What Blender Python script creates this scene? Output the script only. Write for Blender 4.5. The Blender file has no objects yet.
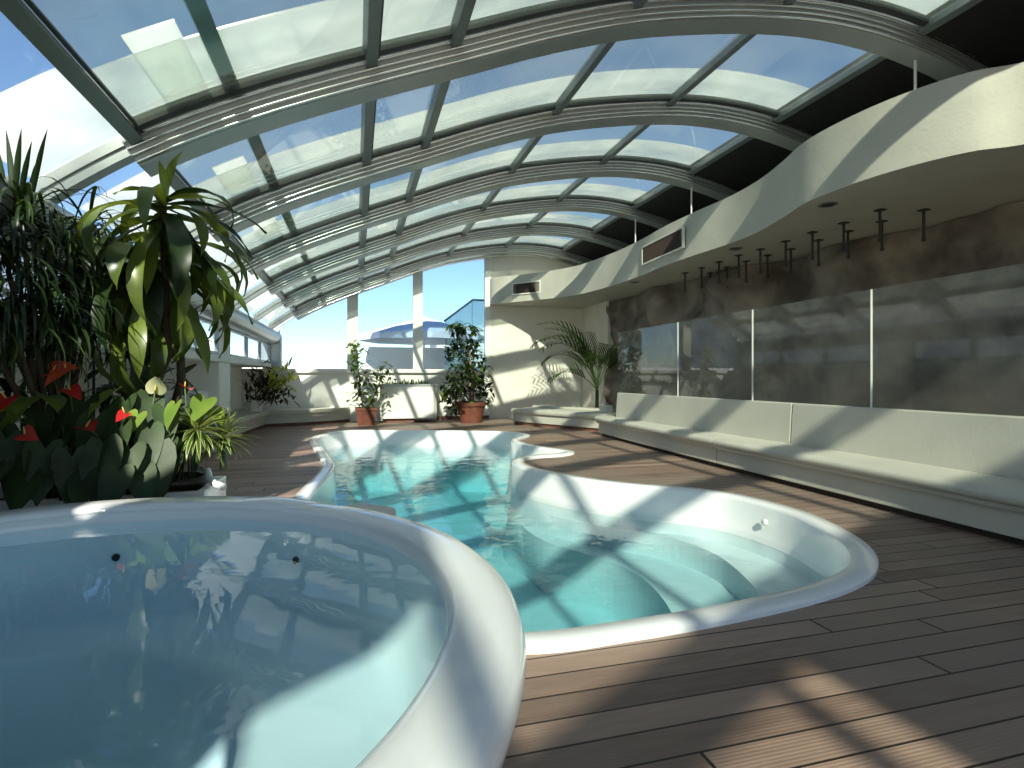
import bpy, bmesh, math, random
from mathutils import Vector, Matrix
from mathutils.geometry import tessellate_polygon
R = random.Random(7)
sc = bpy.context.scene
C = sc.collection
PI = math.pi

# ------------------------------------------------------------------ camera, sky, sun, exposure
FPX = 560.0; HCAM = 1.1; HOR = 377.0
TH = math.atan(156 / FPX)
cam_d = bpy.data.cameras.new('camera'); cam = bpy.data.objects.new('camera', cam_d); C.objects.link(cam)
cam.location = (0, 0, HCAM)
cam.rotation_euler = (PI / 2, 0, -TH)
cam_d.sensor_width = 36; cam_d.lens = FPX / 1024 * 36
cam_d.shift_y = -(384 - HOR) / 1024
cam_d.clip_start = 0.02; cam_d.clip_end = 500
sc.camera = cam

SUN_DIR = Vector((0.40, 1.62, -1.0)).normalized()
world = bpy.data.worlds.new('sky'); sc.world = world; world.use_nodes = True
wn = world.node_tree.nodes; wl = world.node_tree.links
for n in list(wn): wn.remove(n)
wo = wn.new('ShaderNodeOutputWorld'); wb = wn.new('ShaderNodeBackground')
st = wn.new('ShaderNodeTexSky'); st.sky_type = 'NISHITA'; st.sun_disc = False
st.sun_elevation = math.asin(-SUN_DIR.z)
st.sun_rotation = math.atan2(-SUN_DIR.x, -SUN_DIR.y)
st.air_density = 1.0; st.dust_density = 0.05; st.ozone_density = 3.5; st.altitude = 100
wb.inputs['Strength'].default_value = 0.20
wl.new(st.outputs[0], wb.inputs['Color']); wl.new(wb.outputs[0], wo.inputs['Surface'])

sun_d = bpy.data.lights.new('sun', 'SUN'); sun = bpy.data.objects.new('sun', sun_d); C.objects.link(sun)
sun_d.energy = 11.0; sun_d.angle = math.radians(0.9); sun_d.color = (1.0, 0.93, 0.80)
sun.rotation_euler = SUN_DIR.to_track_quat('-Z', 'Y').to_euler()
sun.location = (-4, -10, 12)

sc.view_settings.view_transform = 'Standard'; sc.view_settings.look = 'None'
sc.view_settings.gamma = 1; sc.view_settings.use_curve_mapping = False
sc.view_settings.exposure = 0.03
sc.cycles.transparent_max_bounces = 32
sc.cycles.max_bounces = 10

# ------------------------------------------------------------------ helpers
def at(u, v, Y):
    """world point seen at photo pixel (u,v) at room depth Y"""
    xc = (u - 512) / FPX; zc = (HOR - v) / FPX
    c, s = math.cos(TH), math.sin(TH)
    rx, ry = xc * c + s, -xc * s + c
    t = Y / ry
    return Vector((rx * t, Y, HCAM + zc * t))

def mat(name, col, rough=0.5, metal=0.0, var=0.0, vscale=8.0, col2=None, bump=0.0, bscale=40.0, spec=None, coat=0.0, subs=0.0, stretch=None):
    m = bpy.data.materials.new(name); m.use_nodes = True
    nt = m.node_tree; b = nt.nodes['Principled BSDF']
    b.inputs['Base Color'].default_value = (*col, 1); b.inputs['Roughness'].default_value = rough
    b.inputs['Metallic'].default_value = metal
    if spec is not None: b.inputs['Specular IOR Level'].default_value = spec
    if coat: b.inputs['Coat Weight'].default_value = coat; b.inputs['Coat Roughness'].default_value = 0.08
    if subs: b.inputs['Subsurface Weight'].default_value = subs
    tc = nt.nodes.new('ShaderNodeTexCoord'); vec = tc.outputs['Object']
    if stretch:
        mp = nt.nodes.new('ShaderNodeMapping'); mp.inputs['Scale'].default_value = stretch
        nt.links.new(vec, mp.inputs['Vector']); vec = mp.outputs['Vector']
    if var or col2:
        nz = nt.nodes.new('ShaderNodeTexNoise'); nz.inputs['Scale'].default_value = vscale; nz.inputs['Detail'].default_value = 5
        nt.links.new(vec, nz.inputs['Vector'])
        rp = nt.nodes.new('ShaderNodeValToRGB')
        c2 = col2 if col2 else tuple(max(0, x * (1 - var)) for x in col)
        rp.color_ramp.elements[0].position = 0.35; rp.color_ramp.elements[1].position = 0.65
        rp.color_ramp.elements[0].color = (*c2, 1); rp.color_ramp.elements[1].color = (*col, 1)
        nt.links.new(nz.outputs['Fac'], rp.inputs['Fac']); nt.links.new(rp.outputs['Color'], b.inputs['Base Color'])
    if bump:
        n2 = nt.nodes.new('ShaderNodeTexNoise'); n2.inputs['Scale'].default_value = bscale; n2.inputs['Detail'].default_value = 4
        nt.links.new(vec, n2.inputs['Vector'])
        bp = nt.nodes.new('ShaderNodeBump'); bp.inputs['Strength'].default_value = bump; bp.inputs['Distance'].default_value = 0.02
        nt.links.new(n2.outputs['Fac'], bp.inputs['Height']); nt.links.new(bp.outputs['Normal'], b.inputs['Normal'])
    return m

def glass_mat(name, tint, gloss=1.0, rough=0.0, haze=0.0, hazecol=(0.9, 0.93, 0.88), ior=1.5, hazevar=False, transl=0.6):
    m = bpy.data.materials.new(name); m.use_nodes = True
    nt = m.node_tree; N = nt.nodes; L = nt.links
    for n in list(N): N.remove(n)
    out = N.new('ShaderNodeOutputMaterial')
    tr = N.new('ShaderNodeBsdfTransparent'); tr.inputs['Color'].default_value = (*tint, 1)
    gl = N.new('ShaderNodeBsdfGlossy'); gl.inputs['Roughness'].default_value = rough
    fr = N.new('ShaderNodeFresnel'); fr.inputs['IOR'].default_value = ior
    mul = N.new('ShaderNodeMath'); mul.operation = 'MULTIPLY'; mul.inputs[1].default_value = gloss
    geo = N.new('ShaderNodeNewGeometry'); sb_ = N.new('ShaderNodeMath'); sb_.operation = 'SUBTRACT'; sb_.inputs[0].default_value = 1; L.new(geo.outputs['Backfacing'], sb_.inputs[1])
    m0 = N.new('ShaderNodeMath'); m0.operation = 'MULTIPLY'; L.new(fr.outputs[0], m0.inputs[0]); L.new(sb_.outputs[0], m0.inputs[1])
    L.new(m0.outputs[0], mul.inputs[0])
    base = tr.outputs[0]
    if haze > 0:
        df = N.new('ShaderNodeBsdfDiffuse'); df.inputs['Color'].default_value = (*hazecol, 1)
        tl = N.new('ShaderNodeBsdfTranslucent'); tl.inputs['Color'].default_value = (*hazecol, 1)
        mx = N.new('ShaderNodeMixShader'); mx.inputs[0].default_value = transl
        L.new(df.outputs[0], mx.inputs[1]); L.new(tl.outputs[0], mx.inputs[2])
        m2 = N.new('ShaderNodeMixShader'); m2.inputs[0].default_value = haze
        L.new(base, m2.inputs[1]); L.new(mx.outputs[0], m2.inputs[2])
        if hazevar:
            tc = N.new('ShaderNodeTexCoord'); nz = N.new('ShaderNodeTexNoise'); nz.inputs['Scale'].default_value = 1.1; nz.inputs['Detail'].default_value = 6
            L.new(tc.outputs['Object'], nz.inputs['Vector'])
            mr = N.new('ShaderNodeMapRange'); mr.inputs[1].default_value = 0.3; mr.inputs[2].default_value = 0.7
            mr.inputs[3].default_value = haze * 0.4; mr.inputs[4].default_value = haze * 1.5
            L.new(nz.outputs['Fac'], mr.inputs[0]); L.new(mr.outputs[0], m2.inputs[0])
        base = m2.outputs[0]
    m3 = N.new('ShaderNodeMixShader')
    L.new(mul.outputs[0], m3.inputs[0]); L.new(base, m3.inputs[1]); L.new(gl.outputs[0], m3.inputs[2])
    L.new(m3.outputs[0], out.inputs['Surface'])
    return m

def leaf_mat(name, col, col2, rough=0.35, transl=0.25, vscale=3.0):
    m = mat(name, col, rough, var=0.3, col2=col2, vscale=vscale)
    nt = m.node_tree; b = nt.nodes['Principled BSDF']; out = nt.nodes['Material Output']
    b.inputs['Specular IOR Level'].default_value = 0.4
    tl = nt.nodes.new('ShaderNodeBsdfTranslucent'); tl.inputs['Color'].default_value = (min(1, col[0] * 2.2), min(1, col[1] * 2.0), col[2], 1)
    mx = nt.nodes.new('ShaderNodeMixShader'); mx.inputs[0].default_value = transl
    nt.links.new(b.outputs[0], mx.inputs[1]); nt.links.new(tl.outputs[0], mx.inputs[2]); nt.links.new(mx.outputs[0], out.inputs['Surface'])
    return m

class MB:
    def __init__(s): s.v = []; s.f = []; s.mi = []
    def add(s, vs, fs, m=0):
        o = len(s.v); s.v += [tuple(x) for x in vs]; s.f += [tuple(i + o for i in f) for f in fs]; s.mi += [m] * len(fs)
        return s
    def box(s, x0, x1, y0, y1, z0, z1, m=0):
        v = [(x0,y0,z0),(x1,y0,z0),(x1,y1,z0),(x0,y1,z0),(x0,y0,z1),(x1,y0,z1),(x1,y1,z1),(x0,y1,z1)]
        return s.add(v, [(0,3,2,1),(4,5,6,7),(0,1,5,4),(1,2,6,5),(2,3,7,6),(3,0,4,7)], m)
    def prism(s, poly, z0, z1, m=0, hole=None):
        """vertical prism over an xy polygon, optionally with one hole"""
        loops = [poly] + ([] if not hole else (hole if isinstance(hole[0][0], (tuple, list)) else [hole]))
        tri = tessellate_polygon([[Vector((p[0], p[1], 0)) for p in l] for l in loops])
        flat = [p for l in loops for p in l]; n = len(flat)
        vs = [(p[0], p[1], z0) for p in flat] + [(p[0], p[1], z1) for p in flat]
        fs = []
        for t in tri:
            a, b, c = [flat[i] for i in t]
            up = (b[0]-a[0])*(c[1]-a[1]) - (b[1]-a[1])*(c[0]-a[0]) > 0
            t = tuple(t) if up else tuple(reversed(t))
            fs.append(tuple(i + n for i in t)); fs.append(tuple(reversed(t)))
        o = 0
        for l in loops:
            k = len(l)
            ar = sum(l[i][0]*l[(i+1)%k][1]-l[(i+1)%k][0]*l[i][1] for i in range(k))
            outer = l is poly
            for i in range(k):
                a, b = o + i, o + (i + 1) % k
                f = (a, b, b + n, a + n)
                if (ar > 0) != outer: f = tuple(reversed(f))
                fs.append(f)
            o += k
        return s.add(vs, fs, m)
    def tube(s, pts, r, n=8, m=0, cap=True):
        pts = [Vector(p) for p in pts]
        rs = r if isinstance(r, (list, tuple)) else [r] * len(pts)
        vs = []; fs = []
        ref = None
        for i, p in enumerate(pts):
            d = (pts[min(i+1, len(pts)-1)] - pts[max(i-1, 0)]).normalized()
            if ref is None: ref = d.orthogonal().normalized()
            ref = (ref - d * ref.dot(d)).normalized(); b = d.cross(ref)
            for k in range(n):
                a = 2*PI*k/n; vs.append(p + (ref*math.cos(a) + b*math.sin(a)) * rs[i])
        for i in range(len(pts)-1):
            for k in range(n):
                fs.append((i*n+k, i*n+(k+1)%n, (i+1)*n+(k+1)%n, (i+1)*n+k))
        if cap:
            fs.append(tuple(reversed(range(n)))); fs.append(tuple(range((len(pts)-1)*n, len(pts)*n)))
        return s.add(vs, fs, m)
    def lathe(s, prof, cx=0, cy=0, n=48, m=0, closed=False, offs=None):
        vs = []; fs = []
        k = len(prof)
        for j, (r, z) in enumerate(prof):
            ox, oy = offs[j] if offs else (0, 0)
            for i in range(n):
                a = 2*PI*i/n; vs.append((cx+ox+r*math.cos(a), cy+oy+r*math.sin(a), z))
        rng = k if closed else k-1
        for j in range(rng):
            j2 = (j+1) % k
            for i in range(n):
                fs.append((j*n+i, j*n+(i+1)%n, j2*n+(i+1)%n, j2*n+i))
        return s.add(vs, fs, m)
    def sweep(s, frames, prof, m=0, closed=False):
        """frames: list of (origin, axis_a, axis_b); prof closed polygon of (a,b)"""
        n = len(prof); vs = []; fs = []
        for o, A, B in frames:
            for a, b in prof: vs.append(o + A*a + B*b)
        N = len(frames)
        for i in range(N if closed else N-1):
            i2 = (i+1) % N
            for k in range(n): fs.append((i*n+k, i*n+(k+1)%n, i2*n+(k+1)%n, i2*n+k))
        if not closed:
            fs.append(tuple(reversed(range(n)))); fs.append(tuple(range((N-1)*n, N*n)))
        return s.add(vs, fs, m)
    def build(s, name, m, parent=None, smooth=False, bevel=0, seg=2, autos=None, recalc=True):
        me = bpy.data.meshes.new(name); me.from_pydata(s.v, [], s.f)
        for mm in (m if isinstance(m, (list, tuple)) else [m]): me.materials.append(mm)
        me.polygons.foreach_set('material_index', s.mi)
        if recalc:
            bm = bmesh.new(); bm.from_mesh(me); bmesh.ops.recalc_face_normals(bm, faces=bm.faces); bm.to_mesh(me); bm.free()
        if smooth: me.polygons.foreach_set('use_smooth', [True]*len(me.polygons))
        if autos is not None:
            me.polygons.foreach_set('use_smooth', [True]*len(me.polygons))
            me.set_sharp_from_angle(angle=math.radians(autos))
        me.update()
        o = bpy.data.objects.new(name, me); C.objects.link(o)
        if bevel:
            b = o.modifiers.new('bevel', 'BEVEL'); b.width = bevel; b.segments = seg; b.limit_method = 'ANGLE'; b.angle_limit = math.radians(35)
        if parent: o.parent = parent; o.matrix_parent_inverse = Matrix.Translation(parent.location).inverted() if parent.parent is None else (parent.matrix_parent_inverse.inverted() if False else Matrix.Identity(4))
        return o

def tag(o, label=None, cat=None, group=None, kind=None):
    if label: o['label'] = label
    if cat: o['category'] = cat
    if group: o['group'] = group
    if kind: o['kind'] = kind
    return o
def thing(name, label, cat, loc=(0, 0, 0), group=None):
    o = bpy.data.objects.new(name, None); C.objects.link(o); o.location = loc; o.empty_display_size = 0.2
    return tag(o, label, cat, group)
def struct(o, label=None): return tag(o, label, None, None, 'structure')
def copy_tree(o, loc=None, label=None):
    r = o.copy(); C.objects.link(r)
    if loc is not None: r.location = loc
    if label: r['label'] = label
    for ch in list(o.children):
        c = ch.copy(); C.objects.link(c); c.parent = r
        for g in list(ch.children):
            d = g.copy(); C.objects.link(d); d.parent = c
    return r

def catmull(pts, n=8, closed=True):
    out = []; N = len(pts)
    P = lambda i: Vector(pts[i % N] if closed else pts[max(0, min(N-1, i))])
    for i in range(N if closed else N-1):
        p0, p1, p2, p3 = P(i-1), P(i), P(i+1), P(i+2)
        for k in range(n):
            t = k/n
            out.append(0.5*((2*p1)+(p2-p0)*t+(2*p0-5*p1+4*p2-p3)*t*t+(3*p1-p0-3*p2+p3)*t**3))
    if not closed: out.append(P(N-1))
    return out
def offset_loop(loop, d):
    """move a closed xy loop inward (d>0) along its normals"""
    n = len(loop); ar = sum(loop[i][0]*loop[(i+1)%n][1]-loop[(i+1)%n][0]*loop[i][1] for i in range(n))
    sg = 1 if ar > 0 else -1; out = []
    for i in range(n):
        t = (Vector(loop[(i+1)%n][:2]) - Vector(loop[i-1][:2])).normalized()
        out.append(Vector(loop[i][:2]) + Vector((-t.y, t.x))*sg*d)
    return out

# ------------------------------------------------------------------ materials
M_white = mat('white_plaster', (0.80, 0.79, 0.74), 0.7, var=0.06, vscale=3, bump=0.15, bscale=60)
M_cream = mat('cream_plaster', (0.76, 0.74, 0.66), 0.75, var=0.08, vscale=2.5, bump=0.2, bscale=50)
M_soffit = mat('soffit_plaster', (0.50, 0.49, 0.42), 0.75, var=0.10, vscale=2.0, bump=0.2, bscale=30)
M_gel = mat('white_gelcoat', (0.88, 0.885, 0.89), 0.18, var=0.02, coat=0.3)
M_basin = mat('pool_liner', (0.60, 0.69, 0.71), 0.45, var=0.03)
M_bench = mat('bench_paint', (0.56, 0.545, 0.47), 0.55, var=0.06, vscale=3, bump=0.1)
M_alu = mat('grey_aluminium', (0.20, 0.23, 0.23), 0.42, metal=0.35, var=0.10, vscale=5)
M_alulight = mat('pale_aluminium', (0.36, 0.39, 0.39), 0.38, metal=0.35, var=0.08, vscale=4)
M_gasket = mat('dark_gasket', (0.025, 0.03, 0.03), 0.5)
M_dark = mat('dark_lining_and_shade', (0.012, 0.012, 0.012), 0.8, var=0.3)
M_black = mat('black_metal', (0.02, 0.02, 0.02), 0.5)
M_rod = mat('white_rod', (0.75, 0.75, 0.72), 0.4)
M_rock = mat('rough_rock', (0.30, 0.25, 0.20), 0.85, col2=(0.09, 0.07, 0.055), vscale=1.6, bump=1.0, bscale=9)
M_terra = mat('terracotta', (0.19, 0.06, 0.035), 0.7, var=0.3, vscale=9)
M_brick = mat('red_brown_plinth', (0.20, 0.09, 0.06), 0.7, var=0.3, vscale=9)
M_darkplinth = mat('dark_plinth', (0.05,0.035,0.025), 0.8)
M_soil = mat('potting_soil', (0.03, 0.022, 0.015), 0.95, var=0.4, vscale=30, bump=0.6)
M_bark = mat('plant_stem', (0.07, 0.05, 0.03), 0.8, var=0.4, vscale=25)
M_stemg = mat('green_stem', (0.07, 0.11, 0.03), 0.6, var=0.3, vscale=20)
M_glasspanel = glass_mat('splash_glass', (0.90, 0.92, 0.90), 1.2, haze=0.07)
M_pane = glass_mat('roof_glass', (0.75, 0.79, 0.76), 0.9, haze=0.09, hazecol=(0.70, 0.76, 0.66), hazevar=True)
M_paneclear = glass_mat('clear_glass', (0.93, 0.95, 0.95), 0.7)
M_sheet = glass_mat('milky_glazing', (0.80, 0.84, 0.80), 0.4, rough=0.15, haze=0.55, hazecol=(0.93, 0.94, 0.90), transl=0.85, hazevar=True)
M_flap = glass_mat('milky_vent_flap', (0.85, 0.88, 0.85), 0.3, rough=0.15, haze=0.85, hazecol=(0.97, 0.98, 0.95), transl=0.92)
M_endglass = glass_mat('end_glass', (0.84, 0.90, 0.96), 0.8)

def deck_mat():
    m = bpy.data.materials.new('hardwood_decking'); m.use_nodes = True
    nt = m.node_tree; N = nt.nodes; L = nt.links; b = N['Principled BSDF']
    tc = N.new('ShaderNodeTexCoord'); sep = N.new('ShaderNodeSeparateXYZ'); L.new(tc.outputs['Object'], sep.inputs[0])
    def math_(op, a, bb=None):
        n = N.new('ShaderNodeMath'); n.operation = op
        if isinstance(a, (int, float)): n.inputs[0].default_value = a
        else: L.new(a, n.inputs[0])
        if bb is not None:
            if isinstance(bb, (int, float)): n.inputs[1].default_value = bb
            else: L.new(bb, n.inputs[1])
        return n.outputs[0]
    row = math_('DIVIDE', sep.outputs['Y'], 0.13)
    rid = math_('FLOOR', row); rf = math_('FRACT', row)
    w1 = N.new('ShaderNodeTexWhiteNoise'); w1.noise_dimensions = '1D'; L.new(rid, w1.inputs['W'])
    col = math_('DIVIDE', math_('ADD', sep.outputs['X'], math_('MULTIPLY', w1.outputs['Value'], 7.0)), 2.9)
    cid = math_('FLOOR', col); cf = math_('FRACT', col)
    w2 = N.new('ShaderNodeTexWhiteNoise'); w2.noise_dimensions = '2D'
    cmb = N.new('ShaderNodeCombineXYZ'); L.new(rid, cmb.inputs[0]); L.new(cid, cmb.inputs[1]); L.new(cmb.outputs[0], w2.inputs['Vector'])
    seam = math_('MAXIMUM', math_('LESS_THAN', rf, 0.065), math_('LESS_THAN', cf, 0.004))
    mp = N.new('ShaderNodeMapping'); mp.inputs['Scale'].default_value = (1.2, 9, 1); L.new(tc.outputs['Object'], mp.inputs['Vector'])
    nz = N.new('ShaderNodeTexNoise'); nz.inputs['Scale'].default_value = 3; nz.inputs['Detail'].default_value = 7; L.new(mp.outputs[0], nz.inputs['Vector'])
    nb = N.new('ShaderNodeTexNoise'); nb.inputs['Scale'].default_value = 0.9; nb.inputs['Detail'].default_value = 3; L.new(tc.outputs['Object'], nb.inputs['Vector'])
    r1 = N.new('ShaderNodeValToRGB'); r1.color_ramp.elements[0].color = (0.09, 0.05, 0.035, 1); r1.color_ramp.elements[1].color = (0.46, 0.31, 0.235, 1)
    mixf = math_('ADD', math_('MULTIPLY', w2.outputs['Value'], 0.6), math_('MULTIPLY', nz.outputs['Fac'], 0.5))
    L.new(mixf, r1.inputs['Fac'])
    mg = N.new('ShaderNodeMixRGB'); mg.blend_type = 'MIX'; mg.inputs[2].default_value = (0.27, 0.205, 0.165, 1)
    mr = N.new('ShaderNodeMapRange'); mr.inputs[1].default_value = 0.42; mr.inputs[2].default_value = 0.6; mr.inputs[3].default_value = 0; mr.inputs[4].default_value = 0.85
    L.new(nb.outputs['Fac'], mr.inputs[0]); L.new(mr.outputs[0], mg.inputs[0]); L.new(r1.outputs[0], mg.inputs[1])
    ms = N.new('ShaderNodeMixRGB'); ms.inputs[2].default_value = (0.02, 0.013, 0.01, 1); L.new(seam, ms.inputs[0]); L.new(mg.outputs[0], ms.inputs[1])
    L.new(ms.outputs[0], b.inputs['Base Color'])
    b.inputs['Roughness'].default_value = 0.55
    gro = math_('SINE', math_('MULTIPLY', row, 2*PI*9))
    hgt = math_('SUBTRACT', math_('ADD', math_('MULTIPLY', gro, 0.12), math_('MULTIPLY', nz.outputs['Fac'], 0.3)), math_('MULTIPLY', seam, 1.5))
    bp = N.new('ShaderNodeBump'); bp.inputs['Strength'].default_value = 0.5; bp.inputs['Distance'].default_value = 0.006
    L.new(hgt, bp.inputs['Height']); L.new(bp.outputs[0], b.inputs['Normal'])
    return m
M_deck = deck_mat()

def water_mat(name, absorb, density, ripple=0.25, scale=6.0):
    m = bpy.data.materials.new(name); m.use_nodes = True
    nt = m.node_tree; N = nt.nodes; L = nt.links
    for n in list(N): N.remove(n)
    out = N.new('ShaderNodeOutputMaterial')
    tr = N.new('ShaderNodeBsdfTransparent')
    gl = N.new('ShaderNodeBsdfGlossy'); gl.inputs['Roughness'].default_value = 0.02
    fr = N.new('ShaderNodeFresnel'); fr.inputs['IOR'].default_value = 1.33
    tc = N.new('ShaderNodeTexCoord'); nz = N.new('ShaderNodeTexNoise'); nz.inputs['Scale'].default_value = scale; nz.inputs['Detail'].default_value = 3; nz.inputs['Distortion'].default_value = 0.6
    L.new(tc.outputs['Object'], nz.inputs['Vector'])
    bp = N.new('ShaderNodeBump'); bp.inputs['Strength'].default_value = ripple; bp.inputs['Distance'].default_value = 0.03
    L.new(nz.outputs['Fac'], bp.inputs['Height']); L.new(bp.outputs[0], gl.inputs['Normal']); L.new(bp.outputs[0], fr.inputs['Normal'])
    geo = N.new('ShaderNodeNewGeometry')
    sub = N.new('ShaderNodeMath'); sub.operation = 'SUBTRACT'; sub.inputs[0].default_value = 1; L.new(geo.outputs['Backfacing'], sub.inputs[1])
    mu = N.new('ShaderNodeMath'); mu.operation = 'MULTIPLY'; L.new(fr.outputs[0], mu.inputs[0]); L.new(sub.outputs[0], mu.inputs[1])
    mx = N.new('ShaderNodeMixShader'); L.new(mu.outputs[0], mx.inputs[0]); L.new(tr.outputs[0], mx.inputs[1]); L.new(gl.outputs[0], mx.inputs[2])
    L.new(mx.outputs[0], out.inputs['Surface'])
    va = N.new('ShaderNodeVolumeAbsorption'); va.inputs['Color'].default_value = (*absorb, 1); va.inputs['Density'].default_value = density
    L.new(va.outputs[0], out.inputs['Volume'])
    return m
M_poolwater = water_mat('pool_water', (0.46, 0.86, 0.90), 0.55, 0.35, 4.0)
M_tubwater = water_mat('tub_water', (0.45, 0.72, 0.80), 0.32, 0.06, 3.0)

# ------------------------------------------------------------------ pool outline and floor
YE = 14.4
outl = [(0.62,2.13),(1.15,2.11),(1.78,2.16),(2.40,2.28),(2.85,2.50),(3.20,2.90),(3.42,3.50),(3.45,3.95),(3.36,4.42),(3.10,4.80),(2.75,5.08),
        (2.40,5.50),(2.14,6.00),(2.02,6.45),(2.08,6.90),(2.35,7.18),(2.72,7.25),(2.98,7.42),(3.02,7.68),(2.82,8.10),(2.66,8.70),(2.72,9.25),(3.02,9.70),
        (3.12,10.05),(2.95,10.55),(2.30,11.0),(1.0,11.45),(0.2,11.75),(-0.25,11.72),(-0.60,11.2),(-0.78,10.4),(-0.66,9.2),(-0.46,7.8),(-0.40,7.0),(-0.46,6.2),(-0.54,5.4),
        (-0.58,4.6),(-0.48,3.7),(-0.22,2.95),(0.12,2.42)]
outl = [Vector((p[0], p[1], 0)) for p in outl]
pool_out = [(p.x, p.y) for p in catmull(outl, 6)]
pool_hole = [tuple(p) for p in offset_loop(pool_out, 0.03)]
pool_in = [tuple(p) for p in offset_loop(pool_out, 0.145)]
fl = MB().prism([(-2.75,-9),(7.6,-9),(7.6,14.6),(-2.75,14.6)], -0.06, 0.0, hole=[pool_hole, [(-0.91+1.2*math.cos(2*PI*k/48), 1.55+1.2*math.sin(2*PI*k/48)) for k in range(48)]]).build('floor', M_deck)
struct(fl, 'weathered grooved hardwood decking around the pool')

# ------------------------------------------------------------------ swimming pool
pool = thing('swimming_pool', 'free-form swimming pool with white rim sunk in the wooden deck', 'swimming pool', (1.3, 6.5, 0))
WZ = -0.25
def ring_frames(loop):
    n = len(loop); fr = []
    ar = sum(loop[i][0]*loop[(i+1)%n][1]-loop[(i+1)%n][0]*loop[i][1] for i in range(n)); sg = 1 if ar > 0 else -1
    for i in range(n):
        t = (Vector(loop[(i+1)%n]) - Vector(loop[i-1])).normalized()
        fr.append((Vector((loop[i][0], loop[i][1], 0)), Vector((-t.y*sg, t.x*sg, 0)), Vector((0,0,1))))
    return fr
rimprof = [(0,-0.05),(0.0,0.022),(0.015,0.034),(0.125,0.034),(0.145,0.02),(0.15,0.0),(0.16,-0.42),(0.20,-0.44),(0.03,-0.44),(0.03,-0.05)]
rimprof = [(0,-0.05),(0.0,0.022),(0.015,0.034),(0.125,0.034),(0.145,0.02),(0.15,0.0),(0.165,-0.30),(0.03,-0.30),(0.03,-0.05)]
MB().sweep(ring_frames(pool_out), rimprof, closed=True).build('rim', M_gel, pool, autos=50)
inner = offset_loop(pool_out, 0.16); n = len(inner)
bas = MB()
deep = [tuple(p) for p in offset_loop(pool_out, 0.26)]
vs = [(p[0], p[1], -0.29) for p in inner] + [(p[0], p[1], -1.15) for p in deep]
bas.add(vs, [(i, (i+1)%n, n+(i+1)%n, n+i) for i in range(n)])
bas.prism(pool_hole, -1.30, -1.15)
bas.build('basin', M_basin, pool, autos=40, recalc=False)
e1 = catmull([Vector(p+(0,)) for p in [(1.55,1.9),(1.95,2.42),(2.30,2.70),(2.58,3.05),(2.80,3.55),(2.93,4.1),(2.86,4.55),(2.62,4.92),(2.30,5.30),(2.02,5.85),(1.98,6.5),(2.2,7.0)]], 5, False)
e2 = catmull([Vector(p+(0,)) for p in [(0.9,1.9),(1.35,2.5),(1.75,2.90),(2.06,3.3),(2.26,3.75),(2.36,4.3),(2.30,4.75),(2.1,5.15),(1.9,5.6),(1.85,6.1),(1.9,6.6),(2.2,7.1)]], 5, False)
back = [(3.75,7.0),(3.75,1.9)]
MB().prism([(p.x,p.y) for p in e1]+back, -1.15, -0.40).build('step', M_basin, pool, bevel=0.03)
MB().prism([(p.x,p.y) for p in e2]+[(3.74,7.1),(3.74,1.9)], -1.15, -0.62).build('step', M_basin, pool, bevel=0.03)
wl_ = [tuple(p) for p in offset_loop(pool_out, 0.155)]
MB().prism(wl_, -1.25, WZ).build('water', M_poolwater, pool)
f = MB(); p = Vector((3.26, 3.9, -0.1)); f.lathe([(0.0,0.02),(0.022,0.02),(0.03,0.0),(0.0,0.0)], n=16)
o = f.build('inlet_fitting', M_white, pool, smooth=True); o.matrix_parent_inverse = Matrix.Identity(4)
o.location = p - pool.location; o.rotation_euler = (0, -PI/2, 0.1)
o['label'] = 'small white round inlet fitting'
f = MB().box(-0.05, 0.05, -0.006, 0.006, -0.05, 0.05)
o = f.build('skimmer_cover', M_white, pool, bevel=0.004); o.matrix_parent_inverse = Matrix.Identity(4); o.location = Vector((2.66,5.28,-0.11)) - pool.location; o.rotation_euler = (0,0,-0.75)

# ------------------------------------------------------------------ hot tub
TX, TY = -0.91, 1.55
tub = thing('hot_tub', 'round white raised whirlpool tub beside the pool', 'hot tub', (TX, TY, 0))
prof = [(1.22,0.0),(1.24,0.06),(1.255,0.38),(1.29,0.42),(1.315,0.45),(1.325,0.49),(1.315,0.525),(1.29,0.545),(1.25,0.55),(1.20,0.55),(1.165,0.545),(1.148,0.53),(1.14,0.505),(1.14,0.49)]
MB().lathe(prof, TX, TY, 96).build('shell', M_gel, tub, smooth=True, recalc=False)
offs = [(0,0),(0,0),(0,0),(0,0),(-0.10,0.0),(-0.16,0.0),(-0.17,0.0),(-0.17,0.0)]
M_tubin = mat('tub_liner', (0.68, 0.86, 0.91), 0.3, var=0.02)
bsn = MB().lathe([(1.14,0.49),(1.10,0.34),(1.07,0.17),(1.02,0.145),(0.80,0.13),(0.77,0.11),(0.70,-0.18),(0.005,-0.22)], TX, TY, 96, offs=offs).build('basin', M_tubin, tub, smooth=True, recalc=False)
MB().lathe([(1.142,0.497),(1.135,0.45),(1.04,0.0),(1.0,-0.25),(0.004,-0.25),(0.004,0.497)], TX, TY, 96, closed=True).build('water', M_tubwater, tub)
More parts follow.
